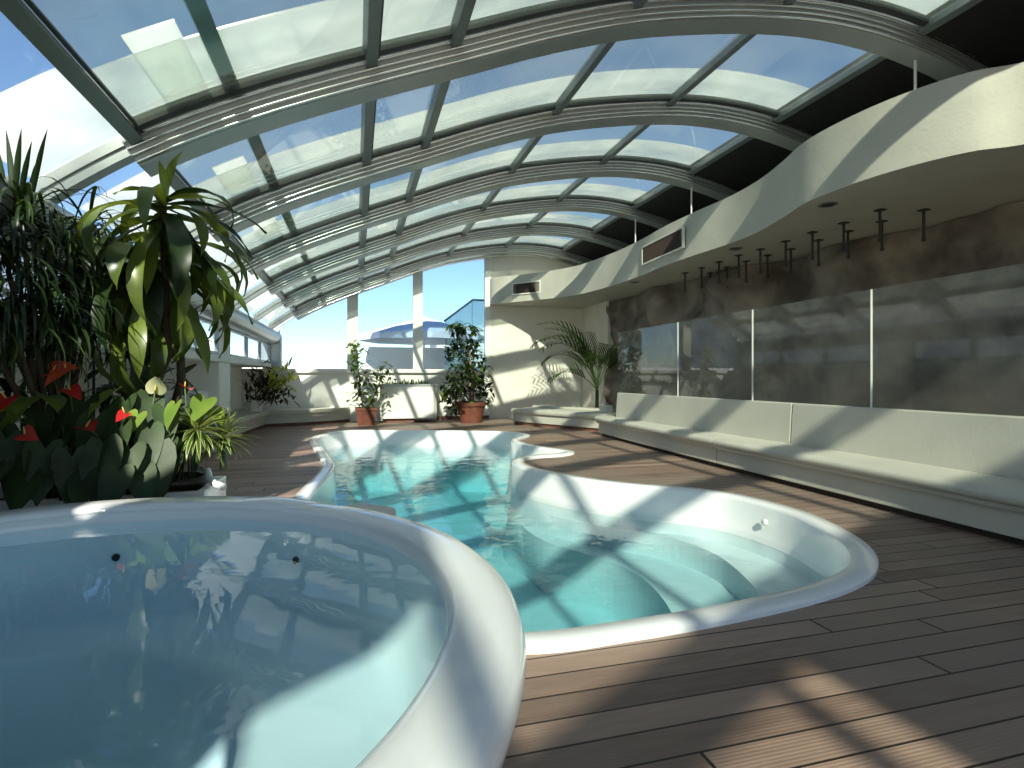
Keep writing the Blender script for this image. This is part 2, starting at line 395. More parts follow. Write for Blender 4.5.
# thicker headrest bump on the far right of the rim
hb = MB(); fr = []
for k in range(9):
    a = math.radians(52 + k*3.2); w = math.sin(PI*k/8)
    c_ = Vector((TX+1.23*math.cos(a), TY+1.23*math.sin(a), 0.535)); fr.append((c_, Vector((math.cos(a), math.sin(a),0))*(0.55+0.45*w), Vector((0,0,1))*(0.3+0.7*w)))
hb.sweep(fr, [(-0.085,0),(-0.075,0.02),(-0.03,0.03),(0.04,0.03),(0.12,0.012),(0.15,-0.02),(0.12,-0.08),(0.0,-0.05)])
hb.build('headrest', M_gel, tub, smooth=True)
hb = MB(); fr = []
for k in range(17):
    a = math.radians(60 + k*4.6); w = min(1, 0.15+k*0.85, 0.1+(16-k)*0.15)
    c_ = Vector((TX+1.23*math.cos(a), TY+1.23*math.sin(a), 0.535)); fr.append((c_, Vector((math.cos(a), math.sin(a),0)), Vector((0,0,1))*w))
hb.sweep(fr, [(-0.085,0),(-0.075,0.02),(-0.05,0.026),(0.06,0.026),(0.115,0.012),(0.13,-0.03),(0.0,-0.06)])
hb.build('headrest', M_gel, tub, smooth=True)
for a, r, z in ((128, 1.03, 0.455), (92, 1.05, 0.455), (52, 1.03, 0.455)):
    j = MB().lathe([(0.0,0.012),(0.016,0.012),(0.018,0.004),(0.026,0.004),(0.028,0.012),(0.034,0.010),(0.036,0.0)], n=20)
    o = j.build('jet_nozzle', M_black, tub, smooth=True); o.matrix_parent_inverse = Matrix.Identity(4)
    a_ = math.radians(a); o.location = (1.098*math.cos(a_), 1.098*math.sin(a_), 0.36); o.scale = (0.42,0.42,0.42); o.rotation_euler = (0, -PI/2+0.2, a_)
o = MB().lathe([(0.0,0.02),(0.08,0.02),(0.1,0.0)], n=24).build('drain_cover', M_gel, tub, smooth=True); o.matrix_parent_inverse = Matrix.Identity(4); o.location = (-0.17,0,-0.21)
# beige entry step behind the rim
stp = MB().box(-0.16, 0.16, -0.08, 0.08, 0.0, 0.46).build('entry_step', mat('beige_stone', (0.8,0.74,0.64), 0.6, var=0.1), tub, bevel=0.02)
stp.matrix_parent_inverse = Matrix.Identity(4); stp.location = (0.96, 1.07, 0.05); stp.rotation_euler = (0,0,-0.75); stp.scale = (0.7,0.9,1.0)

# ------------------------------------------------------------------ roof enclosure
arch_pts = [(-1.88,2.10),(-1.34,2.49),(-0.72,2.83),(0.0,3.15),(0.77,3.46),(1.62,3.80),(2.50,4.07),(3.70,4.29),(4.60,4.33),(5.40,4.24),(6.2,4.04),(7.7,3.55)]
arch = catmull([Vector((p[0], 0, p[1])) for p in arch_pts], 7, False)
def arch_z(x):
    if x <= arch[0].x: return arch[0].z
    for a, b in zip(arch, arch[1:]):
        if a.x <= x <= b.x: return a.z + (b.z-a.z)*(x-a.x)/(b.x-a.x)
    return arch[-1].z
def arch_n(x):
    d = 0.05; dz = (arch_z(min(7.69, x+d))-arch_z(max(-1.87, x-d)))/(2*d); return Vector((-dz, 0, 1)).normalized()
def arch_frames(Y, x0=None, x1=None, nstep=40):
    x0 = -1.88 if x0 is None else x0; x1 = 7.7 if x1 is None else x1
    fr = []
    for k in range(nstep+1):
        x = x0 + (x1-x0)*k/nstep
        fr.append((Vector((x, Y, arch_z(x))), Vector((0,1,0)), arch_n(x)))
    return fr
BAY = YE/7.45
ribY = [BAY*(2.13+k) for k in range(-6, 6)]
roof = thing('ceiling', None, None, (1.5, 4, 0)); struct(roof, 'arched telescopic glass and aluminium roof')
rib_prof = [(0.05,0),(0.27,0),(0.27,0.20),(0.0,0.20)]
rib_prof = [(0.05,0),(0.27,0),(0.27,0.20),(0.005,0.20),(0.005,0.155),(0.015,0.12),(0.03,0.08),(0.045,0.04)]

rail_prof = [(-0.10,0.15),(-0.035,0.15),(-0.035,0.21),(-0.10,0.21)]
M_polish = mat('polished_trim', (0.85,0.87,0.86), 0.22, metal=0.9)
for Y in ribY + [YE-0.1]:
    rb = MB().sweep(arch_frames(Y, -1.36), rib_prof).build('rib', M_alulight, roof)
    rf_ = MB().sweep(arch_frames(Y, -1.88, -1.36, 6), [(0.05,0.08),(0.15,0.08),(0.15,0.20),(0.03,0.20),(0.03,0.14),(0.05,0.14)]).build('rib_foot', M_alulight, None); rf_.parent = rb; rf_.matrix_parent_inverse = Matrix.Identity(4)
    rl = MB().sweep(arch_frames(Y, -1.30, 5.2), rail_prof).build('rail', M_gasket, None); rl.parent = rb
    rl.matrix_parent_inverse = Matrix.Identity(4)
    rl.location = -Vector(roof.location)*0
    fn = MB()
    for r_, y_ in ((0.140,-0.012),(0.100,0.008),(0.060,0.022),(0.018,0.036)):
        fn.tube([o_ + Vector((0,y_,0)) + n_*r_ for o_, _, n_ in arch_frames(Y, -1.36, 6.4, 36)], 0.011, 6)
    fo = fn.build('trim_bead', M_polish, None, smooth=True); fo.parent = rb; fo.matrix_parent_inverse = Matrix.Identity(4)
purX = [-1.30, 0.155, 0.765, 2.25, 3.70, 5.20]
Y0, Y1 = ribY[0], YE
def bar_along_y(x, w, h, r0, y0=Y0, y1=Y1):
    o_ = Vector((x, 0, arch_z(x))); nn = arch_n(x); t = Vector((nn.z, 0, -nn.x))
    P = [o_+t*a+nn*b for a, b in [(-w/2,r0),(w/2,r0),(w/2,r0+h),(-w/2,r0+h)]]
    return MB().add([(p.x,y0,p.z) for p in P]+[(p.x,y1,p.z) for p in P], [(0,1,2,3),(7,6,5,4),(0,4,5,1),(1,5,6,2),(2,6,7,3),(3,7,4,0)])
for x in purX:
    b = bar_along_y(x, 0.085, 0.09, 0.11).build('purlin', M_alu, roof, bevel=0.006)
    g = bar_along_y(x+0.052, 0.02, 0.05, 0.14).build('gasket_strip', M_gasket, None); g.parent = b
M_green = mat('greenish_aluminium', (0.16, 0.26, 0.22), 0.4, metal=0.2, var=0.1)
bar_along_y(-0.70, 0.10, 0.06, 0.24).build('purlin', M_green, roof, bevel=0.006)
def pane_between(xa, xb, y0, y1, r, th=0.012, nstep=6, m=None, name='glass_pane'):
    fr = []
    for k in range(nstep+1):
        x = xa+(xb-xa)*k/nstep; fr.append((Vector((x,0,arch_z(x))), Vector((0,1,0)), arch_n(x)))
    return MB().sweep(fr, [(y0,r),(y1,r),(y1,r+th),(y0,r+th)]).build(name, m, roof, autos=30)
allY = ribY + [YE]
npane = 0
for i in range(len(allY)-1):
    ya, yb = allY[i]+0.15, allY[i+1]-0.05
    if yb-ya < 0.1: continue
    for xa, xb in zip(purX, purX[1:]): pane_between(xa+0.03, xb-0.03, ya, yb, 0.17, m=M_pane)
    pane_between(-1.86, purX[0]-0.03, ya, yb, 0.17, m=M_paneclear)
    ys = allY[i+1]-0.30*BAY
    if yb-ya > 0.8 and ya > 1.0:
        pane_between(-1.30, 5.2, ys, yb+0.20, 0.25, m=M_sheet, nstep=28, name='overlap_sheet')
        pane_between(-1.86, -1.30, allY[i+1]-(0.36 if ya < 3 else 0.62)*BAY, yb+0.25, 0.25, m=M_sheet, nstep=8, name='overlap_sheet')
        pane_between(-1.06, -0.82, ys-0.14, yb+0.08, 0.27, m=M_flap, nstep=3, name='vent_flap')
pane_between(5.16, 7.65, Y0, Y1, 0.13, 0.12, 12, M_dark, 'lining_or_shade_panel')
pane_between(0.35, 5.12, Y0, -3.55, 0.22, 0.06, 12, M_dark, 'lining_or_shade_panel')  # unseen panel behind the camera, added to shade the near deck
pane_between(-1.86, -0.66, -2.5, -0.45, 0.22, 0.06, 8, M_dark, 'lining_or_shade_panel')  # another unseen panel, added overhead to keep sun off the hot tub

# ------------------------------------------------------------------ right side: rock wall, soffit, glass, bench
rk = MB(); nx, nz_ = 90, 26
path = catmull([Vector(p+(0,)) for p in [(7.3,-3.0),(7.1,1.0),(6.95,3.2),(6.92,4.3),(6.85,5.4),(6.62,6.4),(6.55,7.4),(6.30,8.2),(6.15,9.5),(6.08,11.2),(6.12,12.8)]], 12, False)
from mathutils import noise
vs = []
for i, p in enumerate(path):
    for j in range(nz_+1):
        z = 3.0*j/nz_ - 0.02
        d = 0.30*noise.fractal(Vector((p.y*0.9, z*1.1, 3.1)), 1.0, 2.0, 5) + 0.10*abs(noise.noise(Vector((p.y*2.2, z*2.0, 8.0))))
        vs.append((p.x - d + 0.05, p.y, z))
k = nz_+1; fs = [(i*k+j, i*k+j+1, (i+1)*k+j+1, (i+1)*k+j) for i in range(len(path)-1) for j in range(nz_)]
nv = len(vs)
vs += [(7.7, p.y, -0.02) for p in path] + [(7.7, p.y, 2.98) for p in path]
npth = len(path)
fs += [(nv+i, nv+i+1, nv+npth+i+1, nv+npth+i) for i in range(npth-1)]
rw = MB().add(vs, fs).build('wall_right', M_rock, smooth=True); struct(rw, 'rough dark rock wall behind the splash glass')

fasc = [(6.6,-1.5),(6.2,0.4),(5.75,2.0),(5.30,3.15),(4.96,3.50),(4.76,3.95),(4.68,4.45),(4.70,5.0),(4.88,5.55),(5.04,6.15),(5.10,6.8),(5.06,7.6),(5.05,8.5),(5.12,9.5),(5.10,10.6),(4.92,11.9),(4.50,12.75),(3.95,13.45),(3.42,14.0),(3.40,14.4)]
fc = catmull([Vector(p+(0,)) for p in fasc], 8, False)
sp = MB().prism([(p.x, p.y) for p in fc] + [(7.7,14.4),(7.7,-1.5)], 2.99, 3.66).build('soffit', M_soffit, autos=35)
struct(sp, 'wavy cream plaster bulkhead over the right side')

# vents set in the fascia
def fasc_at(y):
    for a, b in zip(fc, fc[1:]):
        if a.y <= y <= b.y:
            t = (y-a.y)/(b.y-a.y); return a.x+(b.x-a.x)*t, (b-a).normalized()
M_ventdark = mat('vent_brown', (0.07,0.045,0.035), 0.6)
def vent(label, y, w, h, z):
    x, t = fasc_at(y)
    e = thing('air_vent', label, 'vent', (x, y, z))
    ang = math.atan2(t.y, t.x)
    def part(mb, name, m, par=e):
        o = mb.build(name, m, None); o.parent = par; return o
    fb = MB(); b = 0.025
    fb.box(-w/2,w/2,-0.01,0.03,-h/2,-h/2+b); fb.box(-w/2,w/2,-0.01,0.03,h/2-b,h/2); fb.box(-w/2,-w/2+b,-0.01,0.03,-h/2+b,h/2-b); fb.box(w/2-b,w/2,-0.01,0.03,-h/2+b,h/2-b)
    part(fb, 'frame', M_cream); part(MB().box(-w/2+b,w/2-b,-0.008,0.004,-h/2+b,h/2-b), 'backing', M_black)
    ns = int(w/0.035)
    sb = MB()
    for k in range(ns):
        xx = -w/2+b+(w-2*b)*(k+0.5)/ns; sb.box(xx-0.006,xx+0.006,0.004,0.024,-h/2+b,h/2-b)
    part(sb, 'louvre', M_ventdark)
    e.rotation_euler = (0,0,ang)
    return e
vent('long brown louvred air vent in the plaster bulkhead, nearer and larger of two', 8.55, 1.45, 0.34, 3.32)
vent('small brown louvred air vent at the far end of the bulkhead', 13.3, 0.82, 0.30, 3.31)

# recessed ceiling lights
dl_pos = [(4.98,4.98),(5.38,7.05),(5.35,10.1)]
dl_lab = ['recessed round spotlight in soffit, nearest the camera', 'recessed round spotlight in soffit beyond the nearest one', 'recessed round spotlight in soffit above the potted palm end']
for (x, y), lb in zip(dl_pos, dl_lab):
    e = thing('recessed_spotlight', lb, 'ceiling light', (x, y, 2.985))
    o = MB().lathe([(0.06,0.004),(0.075,-0.004),(0.095,-0.006),(0.10,0.004)], n=28, closed=True).build('trim_ring', M_alu, None, smooth=True); o.parent = e
    o = MB().lathe([(0.001,0.002),(0.062,0.002),(0.062,-0.002),(0.001,-0.002)], n=28, closed=True).build('lamp_face', M_black, None); o.parent = e

# pipes under the soffit
pins = [(6.174,4.843),(5.699,4.976),(6.139,5.333),(5.751,5.514),(6.135,5.816),(5.732,5.98),(6.145,6.308),(5.753,6.476),(6.185,6.861),(5.752,6.981),(6.141,7.295),(5.711,7.415),(6.121,7.766),(5.732,7.932),(6.129,8.263),(5.752,8.441),(6.179,8.813),(5.743,8.934)]
ordn = ['nearest to the camera','second from the near end','third from the near end','fourth from the near end','fifth from the near end','sixth from the near end','third from the far end','second from the far end','farthest from the camera']
cnt = {'front':0, 'rear':0}
proto = None
for x, y in pins:
    row = 'front' if x < 5.95 else 'rear'
    lb = 'thin black pipe hanging under soffit, %s row, %s' % (row, ordn[cnt[row]]); cnt[row] += 1
    if proto is None:
        proto = thing('hanging_pipe', lb, 'pipe', (x, y, 2.99), 'black water pipes under the soffit')
        o = MB().box(-0.045,0.045,-0.045,0.045,-0.014,0).build('ceiling_plate', M_black, None); o.parent = proto
        o = MB().tube([(0,0,-0.012),(0,0,-0.33)], 0.016, 10).build('tube', M_black, None, autos=40); o.parent = proto
        o = MB().lathe([(0.001,-0.36),(0.022,-0.36),(0.024,-0.325),(0.001,-0.325)], n=12).build('nozzle', M_black, None); o.parent = proto
    else: copy_tree(proto, (x, y, 2.99), lb)

# white hanger rods between bulkhead and roof
for y, lb in zip([ribY[8]+0.16, ribY[10]+0.16, ribY[11]+0.16] if False else [4.29, 8.15, 10.08],
                 ['thin white rod from bulkhead up to the roof rib, nearest the camera', 'thin white rod from bulkhead up to the roof rib, middle of three', 'thin white rod from bulkhead up to the roof rib, farthest away']):
    x = 5.36
    e = thing('hanger_rod', lb, 'rod', (x, y, 3.66))
    o = MB().tube([(0,0,0),(0,0,arch_z(x)-3.66+0.02)], 0.013, 8).build('rod', M_rod, None, autos=40); o.parent = e
    o = MB().lathe([(0.001,0.012),(0.028,0.012),(0.03,0),(0.001,0)], n=14).build('base_plate', M_rod, None); o.parent = e

# splash-back glass on the bench back
gy = [1.6, 4.12, 5.74, 7.37, 9.35]
glab = ['clear glass splash panel above bench, nearest the camera', 'clear glass splash panel above bench, second from the near end', 'clear glass splash panel above bench, third from the near end', 'clear glass splash panel above bench, farthest and by the palm']
XB = 4.62
for i, lb in enumerate(glab):
    e = thing('glass_screen', lb, 'glass screen', (XB, gy[i], 0.815), 'splash panels on the bench back')
    o = MB().box(-0.006,0.006,0.008,gy[i+1]-gy[i]-0.008,0.0,1.10).build('pane', M_glasspanel, None); o.parent = e
    o = MB().box(-0.009,0.009,-0.004,0.007,0.0,1.10).build('edge_strip', M_rod, None); o.parent = e

# long bench
bench = thing('long_bench', 'long cream built-in bench with high back under the rock wall glass', 'bench', (4.3, 5.5, 0))
bl = [(4.08,1.2),(4.12,2.6),(4.16,4.0),(4.20,5.9),(4.28,7.6),(4.36,9.2),(4.40,9.75)]
bp_ = catmull([Vector(p+(0,)) for p in bl], 6, False)
def bfr(y0, y1, dx=0):
    pts = [p for p in bp_ if y0 < p.y < y1]
    def X(y):
        for a, b in zip(bp_, bp_[1:]):
            if a.y <= y <= b.y: return a.x+(b.x-a.x)*(y-a.y)/(b.y-a.y)
    ys = [y0]+[p.y for p in pts]+[y1]
    return [(Vector((X(y)+dx, y, 0)), Vector((1,0,0)), Vector((0,0,1))) for y in ys]
seatp = [(-0.05,0.27),(-0.07,0.29),(-0.075,0.325),(-0.06,0.35),(-0.02,0.365),(0.42,0.372),(0.46,0.365),(0.46,0.27)]
basep = [(0.0,0.055),(0.40,0.055),(0.40,0.27),(0.015,0.27)]
lipp = [(-0.03,0.235),(0.02,0.235),(0.02,0.27),(-0.04,0.27)]
for a, b in ((1.21,5.86),(5.875,9.74)):
    bs = MB().sweep(bfr(a,b), basep).build('base_panel', M_bench, bench, bevel=0.006)
    MB().sweep(bfr(a,b), seatp).build('seat', M_bench, bench, autos=50)
    MB().sweep(bfr(a,b), lipp).build('seat_lip', M_bench, bench)
MB().sweep(bfr(1.21,9.70), [(0.06,0.0),(0.40,0.0),(0.40,0.055),(0.06,0.055)]).build('plinth', M_darkplinth, bench)
for a, b in ((1.21,5.08),(5.09,9.35)):
    MB().add(*[([(4.57,a,0.36),(4.70,a,0.36),(4.70,a,0.815),(4.60,a,0.815),(4.57,b,0.36),(4.70,b,0.36),(4.70,b,0.815),(4.60,b,0.815)],[(0,1,2,3),(7,6,5,4),(0,4,5,1),(1,5,6,2),(2,6,7,3),(3,7,4,0)])][0]).build('backrest', M_bench, bench, bevel=0.012)

# alcove: end pier, alcove bench
pier = MB().box(6.02,7.7,12.75,14.4,0,2.99).build('trim_1', M_cream); struct(pier, 'plaster pier between alcove and rock wall')
ab = thing('alcove_bench', 'short cream bench with rounded seat in the far right alcove', 'bench', (4.2, 11.8, 0))
A = Vector((3.52,12.55,0)); B = Vector((4.72,10.15,0)); d_ = (B-A).normalized(); nrm = Vector((-d_.y*-1, d_.x*-1, 0))
nrm = Vector((-d_.y, d_.x, 0))
if nrm.x < 0: nrm = -nrm
ln = (B-A).length
def alc(name, prof, m, t0=0.0, t1=1.0, **kw):
    fr = [(A+d_*ln*t, nrm, Vector((0,0,1))) for t in (t0, t1)]
    return MB().sweep(fr, prof).build(name, m, ab, **kw)
alc('plinth', [(0.04,0),(0.6,0),(0.6,0.07),(0.04,0.07)], M_brick)
alc('base_panel', [(0,0.07),(0.7,0.07),(0.7,0.27),(0,0.27)], M_bench, bevel=0.01)
alc('seat', [(-0.05,0.27),(-0.07,0.30),(-0.06,0.35),(-0.02,0.37),(0.7,0.375),(0.7,0.27)], M_bench, autos=50)
alc('back_ledge', [(0.62,0.375),(0.9,0.375),(0.9,0.42),(0.62,0.42)], M_bench, bevel=0.01)
MB().box(4.86,5.08,10.5,10.72,0,0.52).build('trim_2', M_cream, bevel=0.02); struct(bpy.data.objects['trim_2'], 'short plaster post between the two right benches')

# ------------------------------------------------------------------ end wall
wb_ = thing('wall_back', None, None, (1, YE, 0)); struct(wb_, 'white far end wall with glazing above')
SILL = 1.30
MB().box(-2.75, 3.40, YE, YE+0.25, 0, 1.20).build('parapet', M_white, wb_)
MB().box(-2.74, 3.40, YE-0.10, YE+0.2, 1.20, SILL).build('sill', M_white, wb_, bevel=0.015)
# solid right part following the arch
pts = [(x, arch_z(x)+0.1) for x in [3.40+(7.7-3.40)*k/14 for k in range(15)]]
poly = [(3.40,0)]+pts+[(7.7,0)]; poly = [poly[0]]+poly[1:]
vsf = [(p[0],YE,p[1]) for p in poly]+[(p[0],YE+0.25,p[1]) for p in poly]; nn_ = len(poly)
MB().add(vsf, [tuple(range(nn_)), tuple(reversed(range(nn_,2*nn_)))]+[(i,(i+1)%nn_,nn_+(i+1)%nn_,nn_+i) for i in range(nn_)]).build('plaster_panel', M_cream, wb_)
mull = [-1.80, -0.08, 1.50, 3.34]
def mull_bar(x, w, name, m, x0=None):
    return MB().box(x-w/2, x+w/2, YE-0.04, YE+0.10, SILL, arch_z(x)+0.12).build(name, m, wb_, bevel=0.008)
for x, w in ((-1.84,0.16),(-0.08,0.26),(1.52,0.24),(3.35,0.16)): mull_bar(x, w, 'mullion', M_white)
for i, (xa, xb) in enumerate(((-1.76,-0.21),(0.05,1.40),(1.64,3.27))):
    k_ = 10
    P = [(xa,SILL)]+[(xa+(xb-xa)*t/k_, arch_z(xa+(xb-xa)*t/k_)+0.1) for t in range(k_+1)]+[(xb,SILL)]
    n_ = len(P)
    o = MB().add([(p[0],YE+0.03,p[1]) for p in P]+[(p[0],YE+0.045,p[1]) for p in P], [tuple(range(n_)), tuple(reversed(range(n_,2*n_)))]+[(q,(q+1)%n_,n_+(q+1)%n_,n_+q) for q in range(n_)]).build('window_%d'%(i+1), M_endglass)
    struct(o, ['large fixed glass pane in the far end wall, left','large fixed glass pane in the far end wall, middle','large fixed glass pane in the far end wall, right'][i])
for x0, x1 in ((0.55,0.98),(1.45,1.62)):
    pass
bb = MB().box(2.0, 3.38, YE-0.012, YE+0.01, 0, 0.09).build('baseboard_back', M_brick); struct(bb, 'red brown skirting at the foot of the far wall')

# ------------------------------------------------------------------ left wall: beam, window band, niche
XW = -1.95
wlft = thing('wall_left', None, None, (XW, 8, 0)); struct(wlft, 'left parapet wall with pillars and window band')
YL0 = -7.4
MB().box(-2.72,-2.58, YL0, YE, 0, 1.40).build('parapet', M_white, wlft)
MB().box(-2.60,XW+0.05, YL0, YE, 1.32, 1.42).build('sill', M_white, wlft, bevel=0.015)
bmf = [(Vector((0,y,0)), Vector((1,0,0)), Vector((0,0,1))) for y in (YL0, YE)]
bp2 = [(-2.10,1.90),(-1.88,1.87),(-1.77,1.90),(-1.71,1.98),(-1.71,2.08),(-1.77,2.16),(-1.88,2.20),(-2.10,2.20)]
MB().sweep(bmf, bp2).build('eaves_beam', M_alulight, wlft, autos=50)
pil = [9.35, 6.2, 3.1, 0.0, -3.1, -6.2]
MB().box(XW-0.10,XW-0.02, YL0, 2.74, 1.42, 1.88).build('blind_panel', M_white, wlft)
for y in pil:
    MB().box(-2.60,XW+0.04, y-0.36, y+0.36, 0, 1.32).build('pillar', M_white, wlft, bevel=0.02)
    MB().box(XW-0.10,XW+0.03, y-0.36, y+0.36, 1.42, 1.88).build('pillar_head', M_white, wlft)
MB().box(-2.1,-1.70, YE-0.30, YE, 1.30, 2.05).build('corner_post', M_alulight, wlft, bevel=0.02)
# curved end wall pieces by the bench
hw = MB().prism([(-2.58,8.5),(-2.12,8.5),(-2.05,8.62),(-2.05,8.98),(-2.58,8.98)], 0.34, 0.92).build('low_wing', M_white, wlft, bevel=0.06, seg=3)
wn_ = 3
bays = [(9.71,11.25),(11.25,12.75),(12.75,14.1),(6.56,7.8),(7.8,8.99),(3.46,4.7),(4.7,5.84)]
wlab = ['sliding window in left wall just beyond the pillar', 'middle sliding window of the far left three', 'sliding window in the far left corner', 'left window behind the drooping leaves, near', 'left window behind the drooping leaves, by the pillar', 'nearest left window behind the strap leaves', 'left window behind the tall dark plants']
for (a, b), lb in zip(bays, wlab):
    wn_ += 1
    e = thing('window_%d'%wn_, None, None, (XW, a, 1.42)); struct(e, lb)
    w = b-a; fm = MB(); t = 0.045
    fm.box(-0.03,0.03,0,w,0,t); fm.box(-0.03,0.03,0,w,0.46-t,0.46); fm.box(-0.03,0.03,0,t,t,0.46-t); fm.box(-0.03,0.03,w-t,w,t,0.46-t)
    o = fm.build('window_frame', M_alu, None); o.parent = e
    o = MB().box(-0.006,0.006,t,w-t,t,0.46-t).build('pane', M_endglass, None); o.parent = e

# L-shaped corner bench (left)
lb_ = thing('corner_bench', 'cream bench running along the left wall and round the far corner', 'bench', (-2.0, 11, 0))
ctrl_f = [(-2.02,5.2),(-2.02,8.2),(-2.05,10.3),(-1.98,12.2),(-1.90,13.3)]
ctrl_b = [(-1.90,13.3),(-1.45,13.42),(-0.9,13.66),(-0.35,14.05),(-0.15,14.38)]
def bench_poly(off):
    a = catmull([Vector((p[0]+off,p[1],0)) for p in ctrl_f], 5, False); b = catmull([Vector((p[0],p[1]-off,0)) for p in ctrl_b], 5, False)
    b = [p for p in b if p.x > -1.90+off-0.001]
    return [(p.x,p.y) for p in a if p.y < 13.3-off-0.02]+[(-1.90+off,13.3-off)]+[(p.x,min(p.y,14.39)) for p in b]+[(-2.57,14.39),(-2.57,5.2)]
MB().prism(bench_poly(-0.05), 0.0, 0.07).build('plinth', M_brick, lb_)
MB().prism(bench_poly(0.0), 0.07, 0.28).build('base_panel', M_bench, lb_)
MB().prism(bench_poly(0.06), 0.28, 0.36).build('seat', M_bench, lb_, bevel=0.02)

# ------------------------------------------------------------------ outside
ter = MB().prism([(-2.76,-9),(-9,-9),(-9,24),(7.6,24),(7.6,14.65),(-2.76,14.65)], -0.3, -0.06).build('terrace', M_white); struct(ter, 'pale outdoor terrace')
pw = MB().box(-6.0,9.5,19.0,19.3,-0.1,1.45).build('terrace_parapet', M_white); tag(pw, 'low white parapet wall of the terrace beyond the end glass', 'wall')
pw2 = MB().box(0.3,3.6,18.2,18.6,-0.1,2.05).build('garden_wall', M_white, bevel=0.02); tag(pw2, 'taller white wall block outside behind the planter box', 'wall')
par = thing('parasol', 'white garden parasol outside beyond the end glass', 'parasol', (at(424,350,17.2).x, 17.2, 0))
cm = MB(); vs = [(0,0,2.95)]; 
for k in range(8):
    a = 2*PI*k/8; vs.append((1.95*math.cos(a),1.95*math.sin(a),2.35))
for k in range(8):
    a = 2*PI*k/8; vs.append((1.95*math.cos(a),1.95*math.sin(a),2.18))
cm.add(vs, [(0,1+k,1+(k+1)%8) for k in range(8)]+[(1+k,9+k,9+(k+1)%8,1+(k+1)%8) for k in range(8)])
o = cm.build('canopy', mat('parasol_cloth', (0.8,0.82,0.84), 0.8), None, recalc=False); o.parent = par
sm = o.modifiers.new('thick', 'SOLIDIFY'); sm.thickness = 0.01
o = MB().tube([(0,0,-0.06),(0,0,2.97)], 0.025).build('pole', M_rod, None, autos=40); o.parent = par
# neighbour house with window, green glass screen
M_nb = mat('house_white', (0.82,0.82,0.80), 0.8)
nb = thing('neighbour_house', 'white neighbouring house with a small pink framed window outside', 'building', (3.2, 21, 0))
MB().box(2.2,5.6,21,24,-0.3,2.2).build('wall', M_nb, nb)
MB().box(2.45,3.05,20.97,21.0,2.0,2.2).build('window', mat('pink_shutter', (0.55,0.36,0.36), 0.7, var=0.5, vscale=3), nb)
MB().box(2.1,5.7,20.9,24.1,2.9,3.0).build('roof_slab', M_nb, nb)
MB().box(3.05,5.6,21,24,2.2,2.9).build('upper_wall', M_nb, nb)
M_gscr = glass_mat('green_screen_glass', (0.80,0.90,0.87), 0.8, haze=0.35, hazecol=(0.60,0.74,0.70))
gs = thing('glass_lean_to', 'green tinted glass lean-to with sloping top outside right', 'glass screen', (3.2, 16.5, 0))
P = [(2.55,16.6,0.0),(2.55,16.6,2.75),(3.25,16.0,3.32),(3.25,16.0,0.0)]
MB().add(P+[(p[0]+0.02,p[1]+0.02,p[2]) for p in P], [(0,1,2,3),(7,6,5,4),(0,4,5,1),(1,5,6,2),(2,6,7,3),(3,7,4,0)]).build('side_screen', M_gscr, gs)
MB().box(3.25,4.9,16.0,16.03,0.0,3.32).build('front_screen', M_gscr, gs)
MB().tube([(2.53,16.6,2.76),(3.27,15.98,3.34),(4.9,15.98,3.34)], 0.03, 6).build('frame_rail', M_alu, gs)
# bright building outside to the left
lbg = thing('side_building', 'sunlit white building outside beyond the left windows', 'building', (-8, 12, -0.06))
MB().box(-16,-7.0,6,26,-0.06,4.2).build('wall', M_nb, lbg); MB().box(-16.1,-6.9,5.9,26.1,4.2,4.45).build('roof_slab', M_nb, lbg)

# ------------------------------------------------------------------ plants
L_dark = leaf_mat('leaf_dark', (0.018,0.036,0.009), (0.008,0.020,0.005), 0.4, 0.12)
L_mid = leaf_mat('leaf_mid', (0.075,0.135,0.022), (0.030,0.066,0.012), 0.35, 0.28)
L_light = leaf_mat('leaf_light', (0.22,0.30,0.05), (0.10,0.18,0.03), 0.4, 0.3)
L_drac = leaf_mat('leaf_dracaena', (0.12,0.165,0.03), (0.024,0.048,0.010), 0.35, 0.2, 4.0)
L_anth = leaf_mat('leaf_anthurium', (0.032,0.060,0.017), (0.010,0.022,0.006), 0.55, 0.10, 5.0)
L_palm = leaf_mat('leaf_palm', (0.03,0.065,0.014), (0.02,0.045,0.01), 0.4, 0.25)
L_yel = leaf_mat('leaf_yellow', (0.42,0.46,0.06), (0.16,0.26,0.04), 0.4, 0.3, 9.0)
L_croton = leaf_mat('leaf_croton', (0.10,0.06,0.02), (0.03,0.03,0.01), 0.4, 0.2, 9.0)
L_var = leaf_mat('leaf_pale_margin', (0.40,0.45,0.20), (0.30,0.36,0.13), 0.4, 0.25)
M_spathe = leaf_mat('red_spathe', (0.55,0.035,0.03), (0.38,0.015,0.02), 0.22, 0.2)
M_orange = leaf_mat('orange_spathe', (0.75,0.16,0.08), (0.60,0.07,0.04), 0.22, 0.2)
M_palesp = leaf_mat('pale_spathe', (0.75,0.75,0.45), (0.6,0.62,0.3), 0.3, 0.2)
M_spadix = mat('spadix', (0.75,0.5,0.12), 0.5)

